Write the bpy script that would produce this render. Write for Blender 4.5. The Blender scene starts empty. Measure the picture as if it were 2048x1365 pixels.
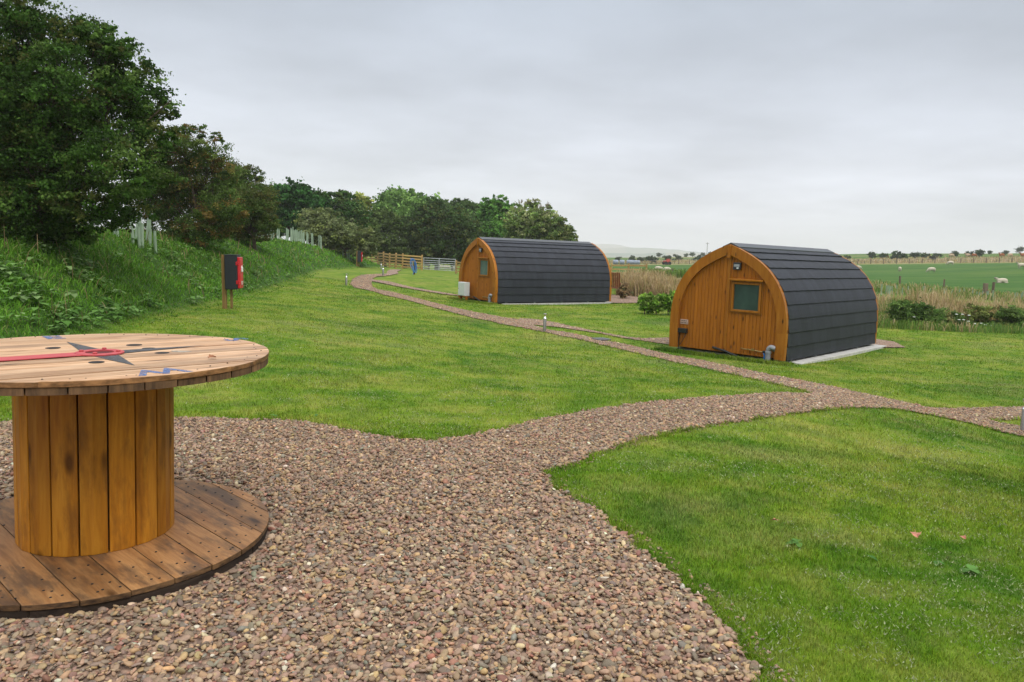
import bpy, bmesh, math, random
import numpy as np
from mathutils import Vector, Matrix
from mathutils.geometry import tessellate_polygon
R = math.radians
random.seed(7)
rng = np.random.default_rng(11)
sc = bpy.context.scene
COL = sc.collection

# ------------------------------------------------------------------ camera
F, HZ, ROLL, PV = 1484.0, 502.7, 0.0348, 630.7      # focal length in photo pixels, horizon row, roll, principal row
EYE = 1.62
PITCH = math.atan((PV - HZ) / F)
cam = bpy.data.cameras.new('camera'); cam_o = bpy.data.objects.new('camera', cam); COL.objects.link(cam_o)
cam.sensor_width = 36.0; cam.lens = 36.0 * F / 2048.0
cam.shift_y = -(682.5 - PV) / 2048.0
cam.clip_start = 0.05; cam.clip_end = 12000
cam_o.location = (0, 0, EYE)
cam_o.rotation_euler = (Matrix.Rotation(math.pi / 2 - PITCH, 3, 'X') @ Matrix.Rotation(ROLL, 3, 'Z')).to_euler()
sc.camera = cam_o

# ------------------------------------------------------------------ sky, sun, exposure
SUN_EL, SUN_AZ = R(52), R(150)          # azimuth clockwise from +Y
world = bpy.data.worlds.new('World'); sc.world = world; world.use_nodes = True
wn = world.node_tree; wn.nodes.clear()
def wnode(t, **k):
    n = wn.nodes.new(t)
    for a, b in k.items(): setattr(n, a, b)
    return n
wo = wnode('ShaderNodeOutputWorld'); bgs = wnode('ShaderNodeBackground'); bgc = wnode('ShaderNodeBackground'); addn = wnode('ShaderNodeAddShader')
sky = wnode('ShaderNodeTexSky', sky_type='NISHITA', sun_disc=False)
sky.sun_elevation = SUN_EL; sky.sun_rotation = SUN_AZ; sky.air_density = 1.0; sky.dust_density = 2.0
wn.links.new(sky.outputs[0], bgs.inputs[0]); bgs.inputs[1].default_value = 0.008
tc = wnode('ShaderNodeTexCoord'); sep = wnode('ShaderNodeSeparateXYZ'); wn.links.new(tc.outputs['Generated'], sep.inputs[0])
ramp = wnode('ShaderNodeValToRGB'); wn.links.new(sep.outputs['Z'], ramp.inputs[0])
cr = ramp.color_ramp
stops = [(0.0, (0.92, 0.915, 0.985)), (0.05, (0.87, 0.88, 0.97)), (0.15, (0.71, 0.745, 0.835)), (0.33, (0.525, 0.585, 0.68)), (0.5, (1.1, 1.15, 1.22)), (1.0, (2.1, 2.14, 2.2))]
cr.elements[0].position, cr.elements[0].color = stops[0][0], (*stops[0][1], 1)
cr.elements[1].position, cr.elements[1].color = stops[-1][0], (*stops[-1][1], 1)
for p_, c_ in stops[1:-1]:
    e = cr.elements.new(p_); e.color = (*c_, 1)
# cloud layer: noise on the direction projected to a flat layer
dv = wnode('ShaderNodeMath', operation='ADD'); wn.links.new(sep.outputs['Z'], dv.inputs[0]); dv.inputs[1].default_value = 0.12
dx_ = wnode('ShaderNodeMath', operation='DIVIDE'); wn.links.new(sep.outputs['X'], dx_.inputs[0]); wn.links.new(dv.outputs[0], dx_.inputs[1])
dy_ = wnode('ShaderNodeMath', operation='DIVIDE'); wn.links.new(sep.outputs['Y'], dy_.inputs[0]); wn.links.new(dv.outputs[0], dy_.inputs[1])
cmb = wnode('ShaderNodeCombineXYZ'); wn.links.new(dx_.outputs[0], cmb.inputs[0]); wn.links.new(dy_.outputs[0], cmb.inputs[1])
nz = wnode('ShaderNodeTexNoise'); nz.inputs['Scale'].default_value = 0.75; nz.inputs['Detail'].default_value = 5; nz.inputs['Roughness'].default_value = 0.5
wn.links.new(cmb.outputs[0], nz.inputs['Vector'])
mr = wnode('ShaderNodeMapRange'); mr.inputs[1].default_value = 0.3; mr.inputs[2].default_value = 0.7; mr.inputs[3].default_value = 0.76; mr.inputs[4].default_value = 1.14
wn.links.new(nz.outputs[0], mr.inputs[0])
sm = wnode('ShaderNodeVectorMath', operation='SCALE'); wn.links.new(ramp.outputs[0], sm.inputs[0]); wn.links.new(mr.outputs[0], sm.inputs['Scale'])
wn.links.new(sm.outputs[0], bgc.inputs[0]); bgc.inputs[1].default_value = 0.95
wn.links.new(bgs.outputs[0], addn.inputs[0]); wn.links.new(bgc.outputs[0], addn.inputs[1]); wn.links.new(addn.outputs[0], wo.inputs[0])

sl = bpy.data.lights.new('sun', 'SUN'); sl.energy = 1.2; sl.angle = R(24); sl.color = (1.0, 0.96, 0.9)
so = bpy.data.objects.new('sun', sl); COL.objects.link(so)
sd = Vector((math.sin(SUN_AZ) * math.cos(SUN_EL), math.cos(SUN_AZ) * math.cos(SUN_EL), math.sin(SUN_EL)))
so.rotation_euler = sd.to_track_quat('Z', 'Y').to_euler()
sc.view_settings.view_transform = 'Standard'; sc.view_settings.look = 'None'
sc.view_settings.exposure = 0.06; sc.view_settings.gamma = 1.0
try:
    sc.cycles.max_bounces = 6; sc.cycles.diffuse_bounces = 3; sc.cycles.transparent_max_bounces = 12; sc.cycles.volume_bounces = 2
except Exception: pass

# ------------------------------------------------------------------ maths helpers
_cp, _sp, _cr, _sr = math.cos(PITCH), math.sin(PITCH), math.cos(ROLL), math.sin(ROLL)
def ray(u, v):
    x = (u - 1024) / F; y = -(v - PV) / F
    x, y = _cr * x - _sr * y, _sr * x + _cr * y
    return x, _cp + y * _sp, -_sp + y * _cp
def at(u, v, d):                       # the world point seen at photo pixel (u, v) at ground distance y = d
    x, y, z = ray(u, v); t = d / y
    return (x * t, d, z * t + EYE)
def sstep(a, b, x):
    t = np.clip((x - a) / (b - a), 0, 1); return t * t * (3 - 2 * t)
def vnoise(x, y, s, seed=0):           # smooth value noise, vectorised
    x = np.asarray(x, float) / s + seed * 17.3; y = np.asarray(y, float) / s - seed * 9.1
    xi = np.floor(x); yi = np.floor(y); fx = x - xi; fy = y - yi
    fx = fx * fx * (3 - 2 * fx); fy = fy * fy * (3 - 2 * fy)
    def h(a, b):
        n = np.sin(a * 127.1 + b * 311.7 + seed * 74.7) * 43758.5453
        return n - np.floor(n)
    return (h(xi, yi) * (1 - fx) + h(xi + 1, yi) * fx) * (1 - fy) + (h(xi, yi + 1) * (1 - fx) + h(xi + 1, yi + 1) * fx) * fy

# ------------------------------------------------------------------ terrain height
POD1 = (4.99, 17.181, EYE - 2.195, -0.759)
POD2 = (-1.43, 30.316, EYE - 2.033, -0.978)
PODL = 5.9
def podpt(P, x, y): return (P[0] + math.cos(P[3]) * x - math.sin(P[3]) * y, P[1] + math.sin(P[3]) * x + math.cos(P[3]) * y)
ctrl = [(-2.1, 3.8, 0), (0, 0, 0), (0, -3, 0), (-6, 0, 0), (6, 0, -.05), (3, 3, -.02), (.3, 5.5, -.03), (-.7, 6.3, -.04), (-5, 7, 0), (-6.7, 12, .05),
        (-6.8, 17.5, .05), (-3, 12, -.14), (0, 12, -.32), (4.3, 10.4, -.29), (6.5, 9.7, -.5), (10, 9, -.55), (.9, 20, -.54), (-7, 31, -.07),
        (-6.85, 39, .1), (12.3, 25, -.62), (17.3, 25, -.58), (13, 16, -.62), (-9, 50, 0), (-11.6, 60, -.1), (-20, 20, 0), (-25, 60, .2), (-40, 150, 1.5)]
for P in (POD1, POD2):
    for x, y in ((-1.4, 0), (1.4, 0), (1.4, PODL), (-1.4, PODL)):
        a, b = podpt(P, x, y); ctrl.append((a, b, P[2] - .07 - (0.02 if y else 0)))
for u, v, d in ((845, 541, 65), (912, 548, 62), (1310, 620, 27), (1290, 595, 36), (1290, 553, 62), (890, 540, 105), (813, 536.5, 98), (1340, 548, 88), (1250, 531, 190),
                (1400, 529, 180), (1900, 605, 38), (2040, 612, 38), (1990, 588, 52), (1800, 575, 50), (1862, 545, 125), (2003, 563, 80), (1715, 533, 165), (2048, 535, 120),
                (1900, 527, 175), (1750, 526, 185), (2048, 527.5, 170), (1900, 507.5, 350), (1700, 508.5, 350), (2100, 507, 350),
                (1500, 514, 350), (1340, 516, 330), (1250, 520, 330), (1317, 545, 112), (2300, 500, 360)):
    ctrl.append(at(u, v, d))
ctrl = np.array(ctrl, float)
def warp(x, y):
    y = np.clip(y, -5, 380); x = np.asarray(x, float)
    return np.clip(x / (y + 8), -1.9, 1.9), np.log(y + 8) * 1.0
def tps(r2): return 0.5 * r2 * np.log(r2 + 1e-9)
cs, ct = warp(ctrl[:, 0], ctrl[:, 1]); n_ = len(ctrl)
A_ = np.zeros((n_ + 3, n_ + 3))
A_[:n_, :n_] = tps((cs[:, None] - cs) ** 2 + (ct[:, None] - ct) ** 2) + np.eye(n_) * 2e-4
A_[:n_, n_:] = np.stack([np.ones(n_), cs, ct], 1); A_[n_:, :n_] = A_[:n_, n_:].T
W_ = np.linalg.solve(A_, np.concatenate([ctrl[:, 2], [0, 0, 0]]))
FOOT = np.array([(-12, -6.2), (0, -6.2), (8, -6.4), (12, -6.7), (17.5, -7.35), (27, -8.6), (40, -10.3), (50, -11.1), (56, -11.6), (66, -11.4), (74, -12.0), (84, -15)])
def foot_x(y): return np.interp(y, FOOT[:, 0], FOOT[:, 1])
def bank_h(x, y):
    w = foot_x(y) - x
    fade = 1 - sstep(66, 76, y)
    wd = np.interp(y, [0, 20, 55, 70], [4.3, 4.2, 3.0, 2.4]); t = np.clip(w / wd, 0, 1)
    h = np.interp(y, [0, 15, 30, 50, 58, 65, 72], [1.45, 1.55, 1.5, 1.42, 1.1, .75, .3])
    prof = np.sin(t * math.pi / 2) ** 1.15
    bump = (vnoise(x, y, 1.3, 3) - .5) * .22 + (vnoise(x, y, .5, 4) - .5) * .08
    return fade * (h * prof + bump * sstep(0.05, .35, t))
def ground(x, y):
    x = np.atleast_1d(np.asarray(x, float)); y = np.atleast_1d(np.asarray(y, float))
    out = np.empty(x.shape); xf, yf, of = x.ravel(), y.ravel(), out.ravel()
    for i in range(0, len(xf), 40000):
        a, b = xf[i:i + 40000], yf[i:i + 40000]; s, t = warp(a, b)
        z = tps((s[:, None] - cs) ** 2 + (t[:, None] - ct) ** 2) @ W_[:n_] + W_[n_] + W_[n_ + 1] * s + W_[n_ + 2] * t
        far = sstep(360, 900, b); z = z * (1 - far) + far * np.minimum(z, -6)
        z += (vnoise(a, b, 2.2, 1) - .5) * .05 * sstep(4, 9, b)
        z += bank_h(a, b)
        of[i:i + 40000] = z
    return of.reshape(x.shape)
def gz(x, y): return float(ground(x, y)[0])
def G(u, v, dmin=1.5, dmax=420.0):      # where the sight line through a photo pixel first meets the ground (vectorised over lists)
    u = np.atleast_1d(np.asarray(u, float)); v = np.atleast_1d(np.asarray(v, float)); res = []
    ys = np.geomspace(dmin, dmax, 500)
    for a, b in zip(u, v):
        x, y, z = ray(a, b); t = ys / y
        g = ground(x * t, ys) - (z * t + EYE)
        k = np.argmax(g > 0)
        if g[k] <= 0: k = len(ys) - 1
        lo, hi = (ys[k - 1], ys[k]) if k > 0 else (ys[0], ys[0])
        for _ in range(12):
            m = .5 * (lo + hi)
            if gz(x * m / y, m) - (z * m / y + EYE) > 0: hi = m
            else: lo = m
        res.append((x * hi / y, hi))
    return res

# ------------------------------------------------------------------ object helpers
def tag(o, label=None, cat=None, group=None, kind=None):
    for k, v in (('label', label), ('category', cat), ('group', group), ('kind', kind)):
        if v: o[k] = v
    return o
def empty(name, loc, rz=0, label=None, cat=None, group=None):
    o = bpy.data.objects.new(name, None); COL.objects.link(o); o.location = loc; o.rotation_euler = (0, 0, rz); o.empty_display_size = .2
    return tag(o, label, cat, group)
def copy_tree(o, parent=None):
    c = o.copy(); COL.objects.link(c); c.parent = parent
    if parent is not None: c.matrix_parent_inverse = o.matrix_parent_inverse.copy()
    for ch in [x for x in bpy.data.objects if x.parent == o]: copy_tree(ch, c)
    return c
class MB:
    def __init__(s): s.v = []; s.f = []; s.c = []
    def add(s, vs, fs, col=None):
        b = len(s.v); s.v += [tuple(p) for p in vs]; s.f += [tuple(i + b for i in f) for f in fs]
        s.c += [col or (1, 1, 1)] * len(vs)
    def box(s, c, d, m=None, col=None):
        vs = [Vector((x * d[0] / 2, y * d[1] / 2, z * d[2] / 2)) for x in (-1, 1) for y in (-1, 1) for z in (-1, 1)]
        if m is not None: vs = [m @ p for p in vs]
        vs = [p + Vector(c) for p in vs]
        s.add(vs, [(0, 1, 3, 2), (4, 6, 7, 5), (0, 4, 5, 1), (2, 3, 7, 6), (0, 2, 6, 4), (1, 5, 7, 3)], col)
    def lathe(s, c, prof, n=24, m=None, cap=True, col=None):
        vs = []; fs = []
        for r, z in prof:
            for i in range(n):
                a = 2 * math.pi * i / n; p = Vector((r * math.cos(a), r * math.sin(a), z))
                if m is not None: p = m @ p
                vs.append(p + Vector(c))
        for k in range(len(prof) - 1):
            for i in range(n):
                j = (i + 1) % n; fs.append((k * n + i, k * n + j, (k + 1) * n + j, (k + 1) * n + i))
        if cap: fs.append(tuple(range(n))[::-1]); fs.append(tuple((len(prof) - 1) * n + i for i in range(n)))
        s.add(vs, fs, col)
    def tube(s, pts, rad, n=8, col=None):
        pts = [Vector(p) for p in pts]; vs = []; fs = []
        if not hasattr(rad, '__len__'): rad = [rad] * len(pts)
        up = Vector((0.13, 0.21, 1)).normalized()
        for i, p in enumerate(pts):
            d = (pts[min(i + 1, len(pts) - 1)] - pts[max(i - 1, 0)]).normalized()
            a = d.cross(up)
            if a.length < 1e-3: a = d.cross(Vector((1, 0, 0)))
            a.normalize(); b = a.cross(d)
            for k in range(n):
                t = 2 * math.pi * k / n; vs.append(p + (a * math.cos(t) + b * math.sin(t)) * rad[i])
        for i in range(len(pts) - 1):
            for k in range(n):
                j = (k + 1) % n; fs.append((i * n + k, i * n + j, (i + 1) * n + j, (i + 1) * n + k))
        fs.append(tuple(range(n))[::-1]); fs.append(tuple((len(pts) - 1) * n + k for k in range(n)))
        s.add(vs, fs, col)
    def prism(s, poly, y0, y1, col=None):       # polygon in XZ extruded along Y
        n = len(poly); vs = [(x, y0, z) for x, z in poly] + [(x, y1, z) for x, z in poly]
        fs = [tuple(range(n)), tuple(range(2 * n - 1, n - 1, -1))] + [(i, i + n, (i + 1) % n + n, (i + 1) % n) for i in range(n)]
        s.add(vs, fs, col)
    def slab(s, poly, z0, z1, col=None):        # polygon in XY extruded along Z
        n = len(poly); vs = [(x, y, z0) for x, y in poly] + [(x, y, z1) for x, y in poly]
        fs = [tuple(range(n))[::-1], tuple(range(n, 2 * n))] + [(i, (i + 1) % n, (i + 1) % n + n, i + n) for i in range(n)]
        s.add(vs, fs, col)
    def build(s, name, m, parent=None, smooth=False, bevel=0, seg=2):
        me = bpy.data.meshes.new(name); me.from_pydata(s.v, [], s.f); me.validate()
        at_ = me.color_attributes.new('tint', 'FLOAT_COLOR', 'POINT')
        at_.data.foreach_set('color', np.array([(*c, 1) for c in s.c], np.float32).ravel())
        bm = bmesh.new(); bm.from_mesh(me); bmesh.ops.recalc_face_normals(bm, faces=bm.faces); bm.to_mesh(me); bm.free()
        if smooth:
            for p in me.polygons: p.use_smooth = True
            me.set_sharp_from_angle(angle=R(40))
        me.materials.append(m); o = bpy.data.objects.new(name, me); COL.objects.link(o); o.parent = parent
        if bevel:
            b = o.modifiers.new('bevel', 'BEVEL'); b.width = bevel; b.segments = seg; b.limit_method = 'ANGLE'; b.angle_limit = R(50)
        return o
def big(name, V, Fc, m, col=None, parent=None, smooth=False):     # numpy mesh, equal sized faces
    V = np.asarray(V, np.float32).reshape(-1, 3); Fc = np.asarray(Fc, np.int32); k = Fc.shape[1]
    me = bpy.data.meshes.new(name); me.vertices.add(len(V)); me.vertices.foreach_set('co', V.ravel())
    me.loops.add(Fc.size); me.loops.foreach_set('vertex_index', Fc.ravel())
    me.polygons.add(len(Fc)); me.polygons.foreach_set('loop_start', np.arange(0, Fc.size, k, dtype=np.int32))
    me.polygons.foreach_set('loop_total', np.full(len(Fc), k, np.int32))
    if smooth: me.polygons.foreach_set('use_smooth', np.ones(len(Fc), bool))
    if col is not None:
        a = me.color_attributes.new('tint', 'FLOAT_COLOR', 'POINT'); c4 = np.ones((len(V), 4), np.float32); c4[:, :3] = col
        a.data.foreach_set('color', c4.ravel())
    me.materials.append(m); me.update(calc_edges=True)
    o = bpy.data.objects.new(name, me); COL.objects.link(o); o.parent = parent
    return o

# ------------------------------------------------------------------ materials
def mat(name):
    m = bpy.data.materials.new(name); m.use_nodes = True; nt = m.node_tree; b = nt.nodes['Principled BSDF']
    def N(t, **k):
        n = nt.nodes.new(t)
        for a, c in k.items(): setattr(n, a, c)
        return n
    return m, nt, b, N
def noise(N, nt, vec, scale, detail=4, rough=.55, dist=0):
    n = N('ShaderNodeTexNoise'); n.inputs['Scale'].default_value = scale; n.inputs['Detail'].default_value = detail
    n.inputs['Roughness'].default_value = rough; n.inputs['Distortion'].default_value = dist
    if vec is not None: nt.links.new(vec, n.inputs['Vector'])
    return n.outputs[0]
def rampn(N, nt, fac, st):
    r = N('ShaderNodeValToRGB'); nt.links.new(fac, r.inputs[0]); e = r.color_ramp.elements
    e[0].position, e[0].color = st[0][0], (*st[0][1], 1); e[1].position, e[1].color = st[-1][0], (*st[-1][1], 1)
    for p, c in st[1:-1]: e.new(p).color = (*c, 1)
    return r.outputs[0]
def mixc(N, nt, fac, a, b, mode='MIX'):
    m = N('ShaderNodeMix', data_type='RGBA', blend_type=mode)
    for s, x in ((m.inputs[0], fac), (m.inputs[6], a), (m.inputs[7], b)):
        if isinstance(x, (int, float)): s.default_value = x
        elif isinstance(x, tuple): s.default_value = (*x, 1)
        else: nt.links.new(x, s)
    return m.outputs[2]
def bump(N, nt, b, h, strength, dist=.01):
    n = N('ShaderNodeBump'); n.inputs['Strength'].default_value = strength; n.inputs['Distance'].default_value = dist
    nt.links.new(h, n.inputs['Height']); nt.links.new(n.outputs[0], b.inputs['Normal'])
def maprange(N, nt, x, a, b, c, d):
    n = N('ShaderNodeMapRange'); nt.links.new(x, n.inputs[0])
    for i, q in enumerate((a, b, c, d)): n.inputs[i + 1].default_value = q
    return n.outputs[0]
def tintn(N): 
    n = N('ShaderNodeAttribute'); n.attribute_name = 'tint'; return n.outputs['Color']
def scaled(N, nt, vec, s, rot=(0, 0, 0)):
    n = N('ShaderNodeMapping'); nt.links.new(vec, n.inputs[0]); n.inputs['Scale'].default_value = s; n.inputs['Rotation'].default_value = rot
    return n.outputs[0]
def simple(name, col, rough=.5, metal=0, nscale=20, amt=.15, bmp=0.0, spec=.5):
    m, nt, b, N = mat(name); t = N('ShaderNodeTexCoord')
    f = noise(N, nt, t.outputs['Object'], nscale)
    c = mixc(N, nt, maprange(N, nt, f, .3, .7, 0, 1), tuple(x * (1 - amt) for x in col), tuple(min(1, x * (1 + amt)) for x in col))
    c = mixc(N, nt, 1.0, c, tintn(N), 'MULTIPLY'); nt.links.new(c, b.inputs['Base Color'])
    b.inputs['Roughness'].default_value = rough; b.inputs['Metallic'].default_value = metal; b.inputs['Specular IOR Level'].default_value = spec
    if bmp: bump(N, nt, b, f, bmp, .005)
    return m
def wood(name, dark, mid, light, axis='Z', rough=.6, grain=1.0, knots=0.0, stain=0.0, stain_t=(.49, .63), knot_t=(.07, .19), knot_s=1.0, edge=None, stain_c=(.03, .02, .015)):
    m, nt, b, N = mat(name); t = N('ShaderNodeTexCoord'); O = t.outputs['Object']
    sc_ = {'X': (1.2, 14, 14), 'Y': (14, 1.2, 14), 'Z': (14, 14, 1.2)}[axis]
    # every board has its own tint value in the green channel: shift the grain with it
    tn = tintn(N); sepc = N('ShaderNodeSeparateColor'); nt.links.new(tn, sepc.inputs[0])
    off = N('ShaderNodeCombineXYZ'); mul = N('ShaderNodeMath', operation='MULTIPLY'); nt.links.new(sepc.outputs[1], mul.inputs[0]); mul.inputs[1].default_value = 37.0
    for i in range(3): nt.links.new(mul.outputs[0], off.inputs[i])
    ad = N('ShaderNodeVectorMath', operation='ADD'); nt.links.new(O, ad.inputs[0]); nt.links.new(off.outputs[0], ad.inputs[1])
    V = ad.outputs[0]
    g1 = noise(N, nt, scaled(N, nt, V, tuple(x * grain for x in sc_)), 3.0, 6, .65, .6)
    g2 = noise(N, nt, scaled(N, nt, V, tuple(x * grain * .45 for x in sc_)), 1.6, 3, .5, 1.2)
    c = rampn(N, nt, g1, [(.32, dark), (.5, mid), (.68, light)])
    c2 = rampn(N, nt, g2, [(.35, dark), (.6, light)])
    c = mixc(N, nt, .35, c, c2)
    if knots:
        vo = N('ShaderNodeTexVoronoi', feature='F1'); vo.inputs['Scale'].default_value = 1.0; vo.inputs['Randomness'].default_value = 1.0
        ks = {'X': (2.2, 7, 7), 'Y': (7, 2.2, 7), 'Z': (7, 7, 2.6)}[axis]
        nt.links.new(scaled(N, nt, V, tuple(q * knot_s for q in ks)), vo.inputs['Vector'])
        k = maprange(N, nt, vo.outputs['Distance'], *knot_t, 1, 0)
        c = mixc(N, nt, k, c, tuple(x * .45 * knots for x in dark))
    if stain:
        s_ = noise(N, nt, scaled(N, nt, V, tuple(x ** .5 * 1.1 for x in sc_)), 1.9, 6, .68)
        c = mixc(N, nt, maprange(N, nt, s_, *stain_t, 0, stain), c, stain_c)
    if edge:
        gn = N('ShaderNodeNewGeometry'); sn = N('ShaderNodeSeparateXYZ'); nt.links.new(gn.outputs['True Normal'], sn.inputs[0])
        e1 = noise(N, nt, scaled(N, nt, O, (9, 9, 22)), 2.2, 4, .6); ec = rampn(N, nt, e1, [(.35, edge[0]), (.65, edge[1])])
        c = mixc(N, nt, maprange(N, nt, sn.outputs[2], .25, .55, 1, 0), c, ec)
    br = N('ShaderNodeCombineColor')
    for i in range(3): nt.links.new(sepc.outputs[0], br.inputs[i])
    c = mixc(N, nt, 1.0, c, br.outputs[0], 'MULTIPLY')
    nt.links.new(c, b.inputs['Base Color']); b.inputs['Roughness'].default_value = rough; b.inputs['Specular IOR Level'].default_value = .22
    bump(N, nt, b, g1, .35, .004)
    return m
def wt(lo=.8, hi=1.2): return (random.uniform(lo, hi), random.random(), 0)

# lawn colour shared by the ground sheet and the blades: patches of lush, yellow and worn grass
def lawn_color(N, nt):
    g = N('ShaderNodeNewGeometry'); s = N('ShaderNodeVectorMath', operation='MULTIPLY'); nt.links.new(g.outputs['Position'], s.inputs[0]); s.inputs[1].default_value = (1, 1, 0)
    P = s.outputs[0]
    n1 = noise(N, nt, P, .42, 4, .6, .4); n2 = noise(N, nt, P, 1.7, 4, .6, .3); n3 = noise(N, nt, scaled(N, nt, P, (.55, 1.0, 1), (0, 0, R(35))), .6, 4, .6)
    c = rampn(N, nt, n1, [(.36, (.068, .165, .010)), (.46, (.130, .235, .012)), (.54, (.205, .28, .022)), (.63, (.30, .31, .06))])
    c2 = rampn(N, nt, n2, [(.39, (.055, .142, .009)), (.5, (.155, .245, .016)), (.62, (.29, .30, .06))])
    c = mixc(N, nt, .5, c, c2)
    c = mixc(N, nt, maprange(N, nt, n3, .54, .72, 0, .4), c, (.35, .30, .14))
    d = noise(N, nt, P, .27, 2, .5); 
    c = mixc(N, nt, maprange(N, nt, d, .40, .28, 0, .6), c, (.045, .125, .010))
    f1 = noise(N, nt, P, 5.5, 5, .7); c = mixc(N, nt, maprange(N, nt, f1, .52, .68, 0, .45), c, (.28, .27, .10)); c = mixc(N, nt, maprange(N, nt, f1, .44, .32, 0, .5), c, (.035, .10, .008))
    s1 = noise(N, nt, P, .33, 3, .55, .5); s2 = noise(N, nt, P, 7.5, 5, .75); mm = N('ShaderNodeMath', operation='MULTIPLY'); nt.links.new(maprange(N, nt, s1, .54, .66, 0, 1), mm.inputs[0]); nt.links.new(maprange(N, nt, s2, .50, .60, 0, .75), mm.inputs[1])
    c = mixc(N, nt, mm.outputs[0], c, (.15, .125, .055))
    return c, P
def ground_material():
    m, nt, b, N = mat('grass_ground'); c, P = lawn_color(N, nt)
    # field beyond the camp: bluer, more even grass
    sp = N('ShaderNodeSeparateXYZ'); nt.links.new(P, sp.inputs[0])
    n4 = noise(N, nt, scaled(N, nt, P, (.3, 1.2, 1)), .12, 5, .6)
    n5 = noise(N, nt, scaled(N, nt, P, (.5, 1.0, 1)), 1.1, 6, .7)
    fc = rampn(N, nt, n4, [(.35, (.030, .105, .013)), (.5, (.048, .135, .018)), (.62, (.09, .165, .028))])
    fc = mixc(N, nt, maprange(N, nt, n5, .48, .75, 0, .4), fc, (.16, .19, .07))
    # zones are stored on the mesh: red = pasture, green = dry grass, blue = bank
    tn = tintn(N); s = N('ShaderNodeSeparateColor'); nt.links.new(tn, s.inputs[0])
    fine = noise(N, nt, P, 14, 4, .7); 
    c = mixc(N, nt, s.outputs[0], c, fc)
    dry = rampn(N, nt, n5, [(.3, (.16, .19, .06)), (.55, (.33, .28, .13)), (.75, (.42, .34, .18))])
    c = mixc(N, nt, s.outputs[1], c, dry)
    bk = rampn(N, nt, n5, [(.3, (.03, .07, .012)), (.6, (.05, .12, .02)), (.8, (.09, .07, .04))])
    c = mixc(N, nt, s.outputs[2], c, bk)
    c = mixc(N, nt, maprange(N, nt, fine, .3, .7, .0, .45), c, (.05, .075, .02))
    nt.links.new(c, b.inputs['Base Color']); b.inputs['Roughness'].default_value = .95; b.inputs['Specular IOR Level'].default_value = .1
    bump(N, nt, b, fine, .6, .04)
    return m
def blade_material(name, use_lawn=True, trans=.3):
    m, nt, b, N = mat(name); tn = tintn(N)
    if use_lawn:
        c, P = lawn_color(N, nt); c = mixc(N, nt, 1.0, c, tn, 'MULTIPLY')
    else: c = tn
    nt.links.new(c, b.inputs['Base Color']); b.inputs['Roughness'].default_value = .7; b.inputs['Specular IOR Level'].default_value = .10
    if trans:
        tr = N('ShaderNodeBsdfTranslucent'); nt.links.new(c, tr.inputs[0]); mx = N('ShaderNodeMixShader'); mx.inputs[0].default_value = trans
        nt.links.new(b.outputs[0], mx.inputs[1]); nt.links.new(tr.outputs[0], mx.inputs[2])
        nt.links.new(mx.outputs[0], nt.nodes['Material Output'].inputs[0])
    return m
def gravel_material():
    m, nt, b, N = mat('gravel_bed'); g = N('ShaderNodeNewGeometry'); P = g.outputs['Position']
    vo = N('ShaderNodeTexVoronoi'); vo.inputs['Scale'].default_value = 28; nt.links.new(P, vo.inputs['Vector'])
    hs = N('ShaderNodeSeparateColor'); nt.links.new(vo.outputs['Color'], hs.inputs[0])
    c = rampn(N, nt, hs.outputs[0], [(0, (.20, .13, .095)), (.25, (.34, .22, .155)), (.5, (.40, .265, .19)), (.7, (.32, .225, .165)), (.85, (.46, .31, .20)), (1, (.58, .49, .38))])
    c = mixc(N, nt, maprange(N, nt, vo.outputs['Distance'], .25, .6, 0, .6), c, (.12, .085, .07))
    nt.links.new(c, b.inputs['Base Color']); b.inputs['Roughness'].default_value = .85; b.inputs['Specular IOR Level'].default_value = .2
    inv = N('ShaderNodeMath', operation='SUBTRACT'); inv.inputs[0].default_value = 1; nt.links.new(vo.outputs['Distance'], inv.inputs[1])
    bump(N, nt, b, inv.outputs[0], .9, .015)
    return m
def stone_material():
    m, nt, b, N = mat('pebble'); g = N('ShaderNodeNewGeometry'); f = noise(N, nt, g.outputs['Position'], 60, 4, .6)
    c = mixc(N, nt, maprange(N, nt, f, .3, .7, 0, 1), (.8, .8, .8), (1.15, 1.13, 1.1)); c = mixc(N, nt, 1.0, c, tintn(N), 'MULTIPLY')
    nt.links.new(c, b.inputs['Base Color']); b.inputs['Roughness'].default_value = .62; b.inputs['Specular IOR Level'].default_value = .35
    return m

M_ground = ground_material(); M_blade = blade_material('grass_blade'); M_leafy = blade_material('leaf_foliage', False, .28); M_rough = blade_material('rough_grass', False, .3)
M_gravel = gravel_material(); M_stone = stone_material()
M_bark = simple('bark', (.085, .062, .045), .9, nscale=8, amt=.5, bmp=.6, spec=.15)

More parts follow.
